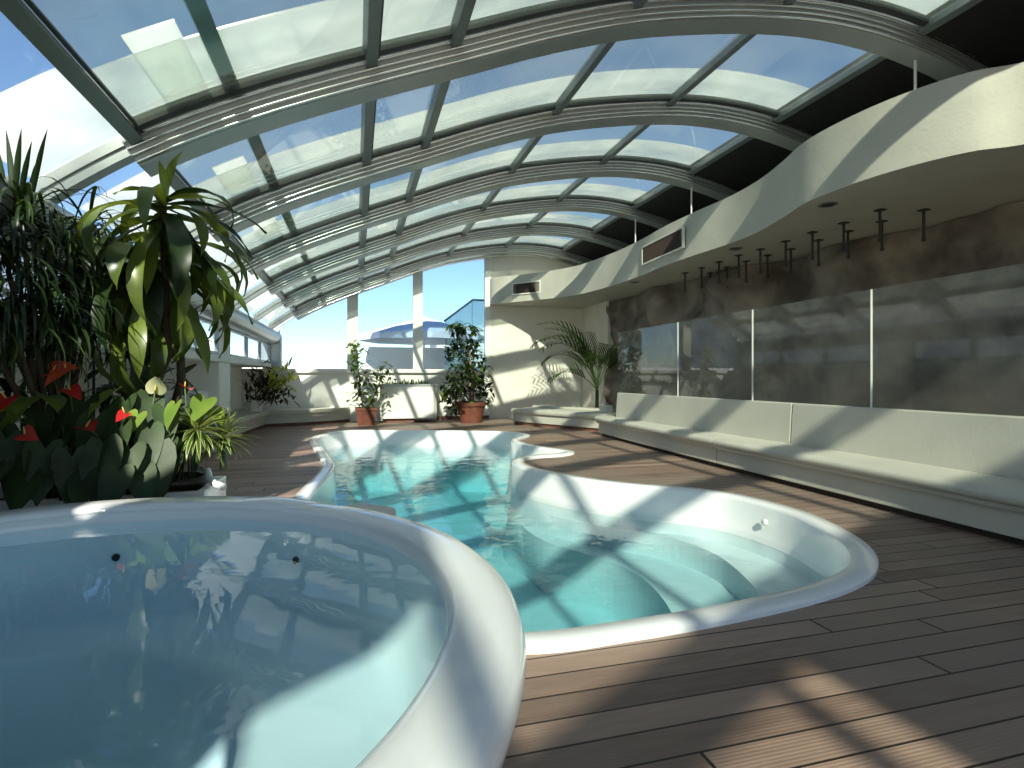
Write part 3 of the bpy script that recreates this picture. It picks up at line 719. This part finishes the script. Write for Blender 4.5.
def strip_leaf(mb, base, az, el, length, width, droop, seg=7, fold=0.25, m=0, wave=0.0, twist=0.0, shape='strap'):
    """one arching leaf blade, three vertices across"""
    p = Vector(base); e = el; vs = []; ds = length/seg
    for k in range(seg+1):
        t = k/seg
        d = Vector((math.cos(az)*math.cos(e), math.sin(az)*math.cos(e), math.sin(e)))
        side = Vector((-math.sin(az), math.cos(az), 0)); up = side.cross(d)*-1
        if twist:
            q = Matrix.Rotation(twist*t, 3, d); side = q @ side; up = q @ up
        if shape == 'strap': w = width*(0.45+0.55*math.sin(PI*min(1, t*1.4+0.1)/2)) * (1 if t < 0.55 else max(0.02, 1-((t-0.55)/0.45)**1.6))
        else: w = width*max(0.03, math.sin(PI*(0.06+0.94*t)**0.8))
        wv = wave*width*math.sin(t*9+az*3)
        vs += [p - side*w/2 + up*(fold*w/2+wv), p, p + side*w/2 + up*(fold*w/2-wv)]
        p = p + d*ds; e -= droop*(0.4+1.2*t)/seg
    fs = []
    for k in range(seg):
        a = k*3; fs += [(a,a+1,a+4,a+3),(a+1,a+2,a+5,a+4)]
    mb.add(vs, fs, m)

HEART = [(0,-0.02),(0.16,-0.20),(0.36,-0.24),(0.52,-0.08),(0.55,0.14),(0.46,0.42),(0.30,0.70),(0.13,0.92),(0,1.08)]
def heart_leaf(mb, base, az, pitch, L_, roll=0.0, m=0, cup=0.12, wid=0.62):
    """heart shaped leaf whose tip points along az, pitched down by pitch"""
    d = Vector((math.cos(az)*math.cos(pitch), math.sin(az)*math.cos(pitch), math.sin(pitch)))
    side = Vector((-math.sin(az), math.cos(az), 0)); side = Matrix.Rotation(roll, 3, d) @ side
    up = d.cross(side)
    if up.z < 0: up = -up
    B_ = Vector(base); vs = []; n = len(HEART)
    for i, (x, y) in enumerate(HEART):
        yy = max(0, min(1.08, y)); bend = -0.18*yy*yy
        vs.append(B_ + d*(max(y,0)*L_) + up*(bend*L_ - (0.04*L_ if x == 0 else 0)))
    mid = len(vs)
    for sgn in (1, -1):
        for x, y in HEART:
            yy = max(0, y); vs.append(B_ + d*(y*L_) + side*(sgn*x*wid*L_) + up*((-0.18*yy*yy + cup*abs(x)*(1-yy*0.4))*L_))
    fs = []
    for si in (0, 1):
        o = mid + si*n
        for i in range(n-1): fs.append((i, i+1, o+i+1, o+i) if si == 0 else (o+i, o+i+1, i+1, i))
    mb.add(vs, fs, m)

def oval_leaf(mb, base, az, el, L_, W, m=0):
    strip_leaf(mb, base, az, el, L_, W, 0.5, 4, 0.2, m, shape='oval')

def pot_mesh(r, h, rim=True):
    p = [(0.001,0.0),(r*0.72,0.0),(r*0.95,h*0.82)] + ([(r*1.06,h*0.82),(r*1.08,h*0.98),(r*1.05,h)] if rim else [(r,h)]) + [(r*0.92,h),(r*0.90,h*0.88),(0.001,h*0.88)]
    return MB().lathe(p, n=36)

def add(mb, name, m, par, **kw):
    o = mb.build(name, m, None, **kw); o.parent = par; return o

# --- planter trough behind the tub
tr = thing('planter_trough', 'low white planter trough behind the whirlpool tub', 'planter', (-1.6, 4.0, 0))
tx1, ty0, ty1 = -0.87, 3.72, 4.30
PX0 = -2.55
fb = MB(); th = 0.06
fb.box(PX0,tx1,ty0,ty0+th,0,0.415); fb.box(PX0,tx1,ty1-th,ty1,0,0.415); fb.box(tx1-th,tx1,ty0+th,ty1-th,0,0.415); fb.box(PX0,PX0+th,ty0+th,ty1-th,0,0.415)
fb.build('box', M_gel, tr, bevel=0.012)
MB().box(PX0+th,tx1-th,ty0+th,ty1-th,0.02,0.34).build('soil', M_soil, tr)
MB().tube([at(207,470,3.95),at(209,478,3.90),at(215,484,3.84),at(224,487,3.79)], 0.022, 8).build('rail', M_gel, tr, smooth=True)

# --- strap leaved plant far left
sg = thing('strap_leaf_plant', 'tall dark bushy plant with thin strap leaves at the far left', 'plant', (-1.75, 3.75, 0.34))
mb = MB(); stm = MB()
heads = []
for (u, v, y) in [(20,215,3.5),(48,235,3.6),(8,270,3.4),(70,275,3.75),(30,305,3.5),(85,235,3.9),(15,335,3.4),(60,325,3.7),(-25,240,3.4),(-30,310,3.3),(95,300,4.0)]:
    heads.append(at(u, v, y))
heads += [Vector((-1.95,2.75,1.5)), Vector((-2.0,2.3,1.25)), Vector((-2.05,2.9,1.9))]
for h in heads:
    for k in range(62):
        az = R.uniform(0, 2*PI); el = R.uniform(-0.3, 1.2)
        strip_leaf(mb, h + Vector((R.uniform(-.05,.05),R.uniform(-.05,.05),R.uniform(-.06,.06))), az, el, R.uniform(0.30,0.60), R.uniform(0.012,0.022), R.uniform(2.2,3.8), 8, 0.3, 0 if R.random() < 0.93 else 1)
    stm.tube([Vector((-1.75+R.uniform(-.15,.1), 4.0+R.uniform(-.1,.2), 0.34)), (h+Vector((-1.75,4.0,0.6)))*0.5, h], [0.022,0.016,0.012], 6)
for (u, v, u2, v2, y) in [(14,215,8,130,3.5),(14,215,20,128,3.5),(18,215,30,140,3.5),(30,210,45,128,3.5),(26,212,40,150,3.55),(5,215,0,150,3.5)]:
    a_, b_ = at(u,v,y), at(u2,v2,y-0.05); d = b_-a_
    strip_leaf(mb, a_, math.atan2(d.y,d.x), math.asin(d.normalized().z), d.length, 0.03, 0.15, 6, 0.3)
o = mb.build('foliage', [L_dark, L_mid], sg, recalc=False, smooth=True); stm.build('stem', M_bark, sg, smooth=True)

# --- dracaena with broad drooping leaves
dr = thing('dracaena', 'big dracaena with broad drooping green leaves above the planter', 'plant', (-1.5, 4.1, 0.34))
mb = MB(); stm = MB()
crowns = [(at(163,205,3.75), 20, 0.66, 0.10, 0.55), (at(150,250,3.85), 18, 0.70, 0.11, 0.35), (at(116,245,4.0), 13, 0.6, 0.10, 0.5), (at(178,265,3.95), 12, 0.6, 0.10, 0.35), (at(140,300,3.9), 11, 0.55, 0.10, 0.0)]
for ci, (c_, n_, L_, W_, e0) in enumerate(crowns):
    for k in range(n_):
        az = 2*PI*(k*0.381966 % 1) + R.uniform(-.2,.2); f_ = k/n_
        el = e0 - f_*1.5 + R.uniform(-.15,.15)
        strip_leaf(mb, c_ - Vector((0,0,0.16*f_)), az, el, L_*R.uniform(0.8,1.15), W_*R.uniform(0.8,1.15), R.uniform(2.6,3.6)*(1-0.45*f_), 10, 0.35, 0 if R.random() < 0.75 else 1, wave=0.10, twist=R.uniform(-.5,.5))
    stm.tube([Vector((-1.52+0.06*ci, 4.2+0.05*ci, 0.34)), Vector((c_.x-0.03, c_.y+0.18, (c_.z+0.34)/2)), c_], [0.032,0.027,0.02], 8)
# the leaves that reach out to the right against the roof
for (u,v,u2,v2,dr_,w) in [(168,200,225,222,1.0,.075),(170,205,235,262,0.9,.08),(168,210,240,285,0.8,.085),(165,205,252,248,1.0,.075),(172,215,205,300,0.6,.085),(175,230,222,300,0.6,.09),(180,260,236,330,0.9,.085),(168,200,120,205,1.2,.07),(166,198,158,166,0.9,.05),(166,196,186,160,1.2,.05),(160,205,112,250,1.0,.085),(176,290,198,372,0.7,.085),(160,215,150,290,0.3,.085),(168,215,178,300,.3,.09)]:
    a_, b_ = at(u,v,3.75), at(u2,v2,3.62); d = b_-a_
    strip_leaf(mb, a_, math.atan2(d.y,d.x), math.asin(d.normalized().z)+dr_*0.5, d.length*1.12, w, dr_*1.0, 9, 0.3, 0 if R.random() < 0.7 else 1, wave=0.1)
mb.build('foliage', [L_drac, L_dark], dr, recalc=False, smooth=True); stm.build('stem', M_bark, dr, smooth=True)

# --- second dracaena, mostly out of view, added to dapple the light on the tub
d2 = thing('dracaena', 'broad-leaved dracaena added against the left wall to dapple light on the whirlpool tub', 'plant', (-2.35, 1.2, 0))
mb = MB(); stm = MB()
for c_, n_ in ((Vector((-2.15,1.15,1.75)),24),(Vector((-2.2,0.7,1.45)),20),(Vector((-2.2,1.6,1.5)),20),(Vector((-2.1,0.3,1.6)),20),(Vector((-2.2,2.0,1.2)),16)):
    for k in range(n_):
        strip_leaf(mb, c_, 2*PI*(k*0.381966 % 1), R.uniform(-0.3,1.2), R.uniform(.4,.65), R.uniform(.07,.11), R.uniform(1.4,2.6), 8, 0.3, 0 if R.random()<.6 else 1, wave=0.1)
    stm.tube([Vector((-2.35,1.2,0.35)), Vector(((c_.x-2.35)/2,(c_.y+1.2)/2,1.0)), c_], [0.03,0.025,0.018], 8)
mb.build('foliage', [L_drac, L_dark], d2, recalc=False, smooth=True); stm.build('stem', M_bark, d2, smooth=True)
o = pot_mesh(0.2, 0.40).build('pot', M_terra, None, autos=35); o.parent = d2
o = MB().lathe([(0.001,0.36),(0.17,0.36),(0.17,0.34),(0.001,0.34)], n=24).build('soil', M_soil, None); o.parent = d2

# --- dark shrub filling behind
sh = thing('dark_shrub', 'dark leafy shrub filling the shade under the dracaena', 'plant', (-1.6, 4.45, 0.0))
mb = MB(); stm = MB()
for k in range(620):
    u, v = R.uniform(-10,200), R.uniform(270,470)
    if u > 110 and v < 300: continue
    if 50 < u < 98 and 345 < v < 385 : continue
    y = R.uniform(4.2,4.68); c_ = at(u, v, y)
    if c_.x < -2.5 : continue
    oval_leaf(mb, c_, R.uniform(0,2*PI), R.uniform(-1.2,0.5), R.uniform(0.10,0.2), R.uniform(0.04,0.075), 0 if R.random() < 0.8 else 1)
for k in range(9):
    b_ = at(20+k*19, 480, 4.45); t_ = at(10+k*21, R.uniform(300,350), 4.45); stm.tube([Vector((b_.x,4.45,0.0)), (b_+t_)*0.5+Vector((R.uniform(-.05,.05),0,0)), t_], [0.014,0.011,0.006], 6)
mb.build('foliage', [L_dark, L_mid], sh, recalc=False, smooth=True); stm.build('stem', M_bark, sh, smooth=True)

# --- anthuriums
def anthurium(label, base, leaves, flowers):
    e = thing('anthurium', label, 'plant', base)
    mb = MB(); stm = MB(); B_ = Vector(base)
    for (u, v, y, L_, az, pitch, mi) in leaves:
        p = at(u, v, y); heart_leaf(mb, p, az, pitch, L_, R.uniform(-.35,.35), mi)
        stm.tube([B_+Vector((R.uniform(-.08,.08),R.uniform(-.08,.08),0)), (B_+p)*0.5+Vector((0,0,0.10)), p], [0.008,0.006,0.004], 5)
    o = mb.build('foliage', [L_anth, L_light], e, recalc=False, smooth=True); stm.build('leaf_stalks', M_stemg, e, smooth=True)
    for (u, v, y, L_, az, pitch, mm) in flowers:
        p = at(u, v, y)
        fb = MB(); heart_leaf(fb, p, az+R.uniform(-.9,.9), pitch+R.uniform(-.1,.5), L_, R.uniform(-.9,.9), 0, cup=0.35, wid=0.8)
        fl_ = fb.build('spathe', mm, e, recalc=False, smooth=True)
        sx = MB().tube([p, p+Vector((0.012*math.cos(az),0.012*math.sin(az),0.015)), p+Vector((0.035*math.cos(az),0.035*math.sin(az),0.038))], [0.005,0.0045,0.002], 8).build('spadix', M_spadix, None, smooth=True)
        sx.parent = fl_; sx.matrix_parent_inverse = Matrix.Identity(4)
        # the flower parts were built in world space under a moved parent
        MB().tube([B_, (B_+p)*0.5+Vector((0.03,0,0.1)), p], [0.006,0.005,0.004], 5).build('flower_stalk', M_stemg, e, smooth=True)
S_ = -PI/2
def rl(lst):
    return [(u, v, y, L_, S_ + R.uniform(-.7,.7), p + R.uniform(-.2,.2), mi) for (u, v, y, L_, p, mi) in lst]
anthurium('anthurium with orange and red flowers, left side of the planter', (-1.62, 3.85, 0.34),
    rl([(28,398,3.55,.22,-.35,1),(48,396,3.6,.22,-.3,1),(85,402,3.6,.26,-1.0,0),(15,412,3.5,.22,-.9,1),(42,415,3.5,.25,-1.1,0),(62,425,3.45,.28,-1.15,0),(20,432,3.4,.24,-1.0,0),(95,420,3.5,.24,-1.0,0),(45,450,3.3,.26,-1.1,0),(20,462,3.25,.24,-1.0,0),(72,458,3.3,.26,-1.1,0),(100,450,3.35,.24,-1.0,0),(5,440,3.3,.24,-1.0,0),(2,470,3.2,.24,-1.0,0),(85,478,3.25,.2,-.9,0),(40,478,3.2,.2,-.9,0),(60,440,3.4,.24,-1.0,0),(-10,420,3.4,.25,-1.0,0)]),
    [(52,372,3.6,.14,S_+.9,-.1,M_orange),(66,371,3.6,.12,S_+.2,-.5,M_orange),(70,390,3.5,.10,S_,-.5,M_spathe),(6,398,3.4,.11,S_-.3,-.5,M_spathe),(25,434,3.25,.10,S_+.3,-.4,M_spathe)])
anthurium('anthurium with a red flower in the middle of the planter', (-1.30, 3.85, 0.34),
    rl([(112,392,3.65,.2,-.6,1),(125,402,3.6,.22,-.9,0),(150,398,3.65,.22,-1.0,0),(165,410,3.6,.2,-.8,0),(118,430,3.45,.28,-1.15,0),(105,446,3.35,.24,-1.05,0),(95,462,3.3,.2,-1.0,0),(130,450,3.4,.24,-1.0,0),(155,452,3.45,.30,-1.2,0),(140,470,3.4,.22,-1.0,0),(118,472,3.3,.22,-1.0,0),(165,440,3.55,.2,-.9,0),(175,405,3.6,.15,-.7,1),(138,415,3.5,.14,-.7,1),(150,430,3.5,.2,-1.0,0),(172,462,3.5,.16,-1.1,0)]),
    [(86,427,3.35,.12,S_+.9,-.3,M_spathe),(125,414,3.45,.07,S_,-.7,M_spathe),(155,392,3.6,.12,S_+.4,.9,M_palesp)])
anthurium('anthurium with a dark red flower beside the spider plants', (-1.08, 4.0, 0.34),
    rl([(205,400,3.8,.2,-.3,1),(195,408,3.85,.18,-.6,0),(180,415,3.8,.18,-.8,0),(212,410,3.85,.16,-.5,1),(178,432,3.75,.2,-1.0,0)]),
    [(185,388,3.75,.10,S_+.3,-.4,M_spathe)])

# --- spider plants in a dark bowl
bowl = thing('plant_bowl', 'dark shallow bowl in the planter corner holding spider plants', 'bowl', tuple((-1.12,3.98,0.34)))
add(MB().lathe([(0.001,0),(0.13,0),(0.2,0.10),(0.205,0.13),(0.185,0.13),(0.12,0.03),(0.001,0.03)], n=32), 'body', M_terra if False else mat('dark_glaze',(0.03,0.018,0.014),0.3), bowl, smooth=True)
add(MB().lathe([(0.001,0.10),(0.18,0.10),(0.18,0.085),(0.001,0.085)], n=24), 'soil', M_soil, bowl)
def spider(label, c_, n_, L_):
    e = thing('spider_plant', label, 'plant', tuple(c_ - Vector((0,0,0.20))))
    a = MB(); b = MB()
    for k in range(n_):
        az = 2*PI*k*0.381966 + R.uniform(-.2,.2); el = R.uniform(-0.7,1.2); l_ = L_*R.uniform(.75,1.1); dp = R.uniform(0.4,1.3); w = R.uniform(.018,.026)
        strip_leaf(b, c_, az, el, l_, w, dp, 6, 0.3); strip_leaf(a, c_+Vector((0,0,0.003)), az, el, l_*0.98, w*0.6, dp, 6, 0.3)
    b.build('leaf_margins', L_var, e, recalc=False, smooth=True); a.build('leaf_centres', L_mid, e, recalc=False, smooth=True)
    MB().tube([c_-Vector((0,0,0.20)), c_], [0.02,0.014], 8).build('stem', M_stemg, e, smooth=True)
spider('spider plant with cream-edged leaves, left of the pair in the bowl', at(197,430,3.72), 70, 0.26)
spider('spider plant with cream-edged leaves, right of the pair over the deck', at(223,437,3.85), 60, 0.22)

# --- plant in the far left corner
cp = thing('croton', 'bushy dark and yellow-leaved plant on the far left corner bench', 'plant', (-2.15, 13.0, 0.36))
mb = MB(); stm = MB()
for k in range(420):
    u = R.gauss(270, 13); v = 387+R.gauss(0, 10)
    u = max(247, min(293, u)); v = max(364, min(401, v))
    c_ = at(u, v, 12.9+R.uniform(-.25,.25)); yel = (u > 268 and v < 390 and R.random() < .8)
    oval_leaf(mb, c_, R.uniform(0,2*PI), R.uniform(-.6,1.2), R.uniform(.14,.28), R.uniform(.04,.07), 2 if yel else (0 if R.random()<.6 else 1))
for k in range(10):
    stm.tube([Vector((-2.05+R.uniform(-.12,.12),12.95+R.uniform(-.1,.1),0.5)), at(250+k*4.4, 378+R.uniform(-6,6), 12.9)], [0.012,0.006], 5)
mb.build('foliage', [L_croton, L_dark, L_yel], cp, recalc=False, smooth=True); stm.build('stem', M_bark, cp, smooth=True)
o = pot_mesh(0.17, 0.26).build('pot', M_white, None, smooth=False, autos=40); o.parent = cp; o.location = (0.1,-0.05,0)
o = MB().lathe([(0.001,0.235),(0.15,0.235),(0.15,0.22),(0.001,0.22)], n=20).build('soil', M_soil, None); o.parent = cp; o.location = (0.1,-0.05,0)

# --- square terracotta pot with two climbing plants
vp = thing('potted_climber', 'two-stemmed leafy climber in a small square terracotta pot', 'plant', tuple(Vector((at(366,421,13.35).x, 13.35, 0))))
pb = MB(); w0, w1, h_ = 0.18, 0.225, 0.40
ring = [(w0,0),(w1,h_*0.85),(w1+0.02,h_*0.85),(w1+0.02,h_),(w1-0.03,h_),(w1-0.03,h_*0.9)]
for i, (w, z) in enumerate(ring):
    pb.v += [(-w,-w,z),(w,-w,z),(w,w,z),(-w,w,z)]
for i in range(len(ring)-1):
    for k in range(4): pb.f.append((i*4+k, i*4+(k+1)%4, (i+1)*4+(k+1)%4, (i+1)*4+k)); pb.mi.append(0)
pb.f += [(3,2,1,0), tuple(range((len(ring)-1)*4, len(ring)*4))]; pb.mi += [0,0]
add(pb, 'pot', M_terra, vp, recalc=False); add(MB().box(-0.19,0.19,-0.19,0.19,0.36,0.372), 'soil', M_soil, vp)
mb = MB(); stm = MB(); B_ = Vector(vp.location)+Vector((0,0,0.36))
for path_ in ([(366,405),(360,392),(359,375),(357,360),(356,346)], [(368,405),(374,396),(379,384),(382,374),(384,366)]):
    P = [at(u,v,13.35) for u,v in path_]; P[0] = B_ + Vector((R.uniform(-.05,.05),0,0)); P = catmull(P, 6, False)
    stm.tube(P, [0.016-0.011*i/len(P) for i in range(len(P))], 6)
    for k in range(170):
        p_ = P[R.randrange(2, len(P))]; s_ = 0.13 if path_[1][0] < 370 else 0.17
        oval_leaf(mb, p_+Vector((R.gauss(0,s_*.8),R.gauss(0,s_*.6),R.gauss(0,.06))), R.uniform(0,2*PI), R.uniform(-.8,.7), R.uniform(.13,.2), R.uniform(.06,.09), 0 if R.random()<.6 else 1)
mb.build('foliage', [L_mid, L_light], vp, recalc=False, smooth=True); stm.build('stem', M_bark, vp, smooth=True)

# --- white planter box with low plants by the end wall
X0, X1 = at(380,400,13.7).x, at(437,400,13.7).x
pbx = thing('planter_box', 'white planter box with zinc rim against the far end wall', 'planter', ((X0+X1)/2, 13.95, 0))
poly = [(X0+0.05,14.28),(X0+0.0,13.80),(X0+0.10,13.68),(X1-0.10,13.62),(X1,13.72),(X1,14.28)]
MB().prism(poly, 0.10, 0.90, hole=[(X0+0.10,14.22),(X0+0.08,13.84),(X0+0.14,13.76),(X1-0.14,13.70),(X1-0.07,13.76),(X1-0.07,14.22)][::-1]).build('body', M_white, pbx, bevel=0.01)
MB().prism([(p[0]*1.0+(0.02 if p[0]>((X0+X1)/2) else -0.02), p[1]-0.02 if p[1]<14 else p[1]) for p in poly], 0.88, 0.93, hole=[(X0+0.10,14.22),(X0+0.08,13.84),(X0+0.14,13.76),(X1-0.14,13.70),(X1-0.07,13.76),(X1-0.07,14.22)][::-1]).build('rim', M_alulight, pbx)
MB().prism([(X0+0.10,14.22),(X0+0.08,13.84),(X0+0.14,13.76),(X1-0.14,13.70),(X1-0.07,13.76),(X1-0.07,14.22)], 0.6, 0.82).build('soil', M_soil, pbx)
MB().prism([(X0+0.15,14.2),(X0+0.15,13.78),(X1-0.55,13.74),(X1-0.55,14.2)], 0.0, 0.10).build('plinth', M_brick, pbx)
lp = thing('low_greenery', 'row of low leafy plants growing in the white planter box', 'plant', ((X0+X1)/2, 13.95, 0.82))
mb = MB()
for k in range(26):
    c_ = Vector((X0+0.15+(X1-X0-0.3)*(k+0.5)/26, R.uniform(13.82,14.1), 0.81))
    for q in range(9): oval_leaf(mb, c_, R.uniform(0,2*PI), R.uniform(0.4,1.4), R.uniform(.14,.30), R.uniform(.03,.05), 0 if R.random()<.6 else 1)
mb.build('foliage', [L_mid, L_light], lp, recalc=False, smooth=True)

# --- ficus
FX, FY = at(471,423,13.3).x, 13.3
fi = thing('ficus_tree', 'large ficus tree in a round terracotta pot by the end wall', 'plant', (FX, FY, 0))
add(pot_mesh(0.35, 0.50), 'pot', M_terra, fi, autos=35)
add(MB().lathe([(0.001,0.455),(0.315,0.455),(0.315,0.44),(0.001,0.44)], n=28), 'soil', M_soil, fi)
mb = MB(); stm = MB()
T = [Vector((FX,FY,0.45)), Vector((FX-0.03,FY,0.9)), Vector((FX+0.02,FY+.02,1.3)), Vector((FX-0.08,FY,1.8)), Vector((FX-0.15,FY,2.3))]
stm.tube(T, [0.035,0.03,0.026,0.018,0.008], 8); stm.tube([Vector((FX+.05,FY,0.45)), Vector((FX+0.06,FY,0.9)), Vector((FX+0.0,FY,1.3))], [0.025,0.022,0.02], 8)
blobs = [(468,392,26,20),(455,385,14,14),(482,383,11,14),(478,362,13,12),(462,368,14,14),(455,330,8,8),(462,345,13,12),(458,328,10,7),(475,345,7,8),(448,396,8,9),(472,330,6,8),(450,352,7,8),(462,408,14,6)]
for (u, v, ru, rv) in blobs:
    p_ = at(u, v, FY); stm.tube([T[1] if v > 370 else T[3], (p_+T[2])*0.5+Vector((0,0,.05)), p_], [0.012,0.009,0.004], 5)
    s_ = 13.3/560
    for k in range(int(ru*rv*0.42)+20):
        while True:
            a_, b_, c2 = R.uniform(-1,1), R.uniform(-1,1), R.uniform(-1,1)
            if a_*a_+b_*b_+c2*c2 < 1: break
        oval_leaf(mb, p_+Vector((a_*ru*s_, b_*0.35, c2*rv*s_)), R.uniform(0,2*PI), R.uniform(-1.0,.6), R.uniform(.13,.19), R.uniform(.07,.10), 0 if R.random()<.7 else (1 if R.random()<.6 else 2))
mb.build('foliage', [L_dark, L_mid, L_light], fi, recalc=False, smooth=True); stm.build('trunk', mat('ficus_bark', (0.30,0.22,0.15), 0.8, var=0.4, vscale=25), fi, smooth=True)

# --- palm in the alcove
pp = at(597,403,12.3); PXX = pp.x
pm = thing('potted_palm', 'arching palm behind the alcove bench in front of the end wall', 'plant', (PXX, 12.3, 0))
add(pot_mesh(0.26, 0.36), 'pot', M_terra, pm, autos=35); add(MB().lathe([(0.001,0.325),(0.23,0.325),(0.23,0.31),(0.001,0.31)], n=24), 'soil', M_soil, pm)
mb = MB(); stm = MB()
def frond(base, az, el, L_, droop):
    p = Vector(base); e = el; P = [p.copy()]; n_ = 16
    for k in range(n_):
        t = k/n_; d = Vector((math.cos(az)*math.cos(e), math.sin(az)*math.cos(e), math.sin(e)))
        p = p + d*L_/n_; P.append(p.copy()); e -= droop*(0.3+1.4*t)/n_
        if t > 0.22:
            for sd in (1, -1):
                strip_leaf(mb, p, az+sd*(0.75+0.2*t), e+0.15, 0.46*math.sin(PI*(0.15+0.8*t))+0.08, 0.036, 1.0, 4, 0.25, 0 if R.random()<.75 else 1)
    stm.tube(P, [0.014-0.011*i/n_ for i in range(n_+1)], 5)
cr = Vector((PXX+0.0, 12.3, 0.80))
for k, (az, el, L_, dp) in enumerate([(PI*0.97,1.3,2.2,2.1),(PI*1.05,1.25,2.0,2.0),(PI*1.0,1.4,2.3,1.7),(PI*0.75,1.35,2.1,1.8),(PI*0.85,1.2,1.7,2.1),(PI*0.6,1.3,1.6,1.8),(0.1,1.25,1.6,1.9),(-0.3,1.15,1.5,2.0),(0.5,1.3,1.7,1.9),(-PI/2,1.3,1.6,1.7),(-PI*0.6,1.15,1.6,2.0),(-PI*0.8,1.1,1.5,2.1),(PI*1.0,0.8,1.3,1.7),(PI*0.5,1.4,1.9,1.4),(PI*0.9,1.4,2.0,1.5)]):
    frond(cr, az, el, L_, dp)
stm.tube([Vector((PXX,12.3,0.3)), cr], [0.05,0.04], 8)
mb.build('foliage', [L_palm, L_mid], pm, recalc=False, smooth=True); stm.build('stalks', M_stemg, pm, smooth=True)
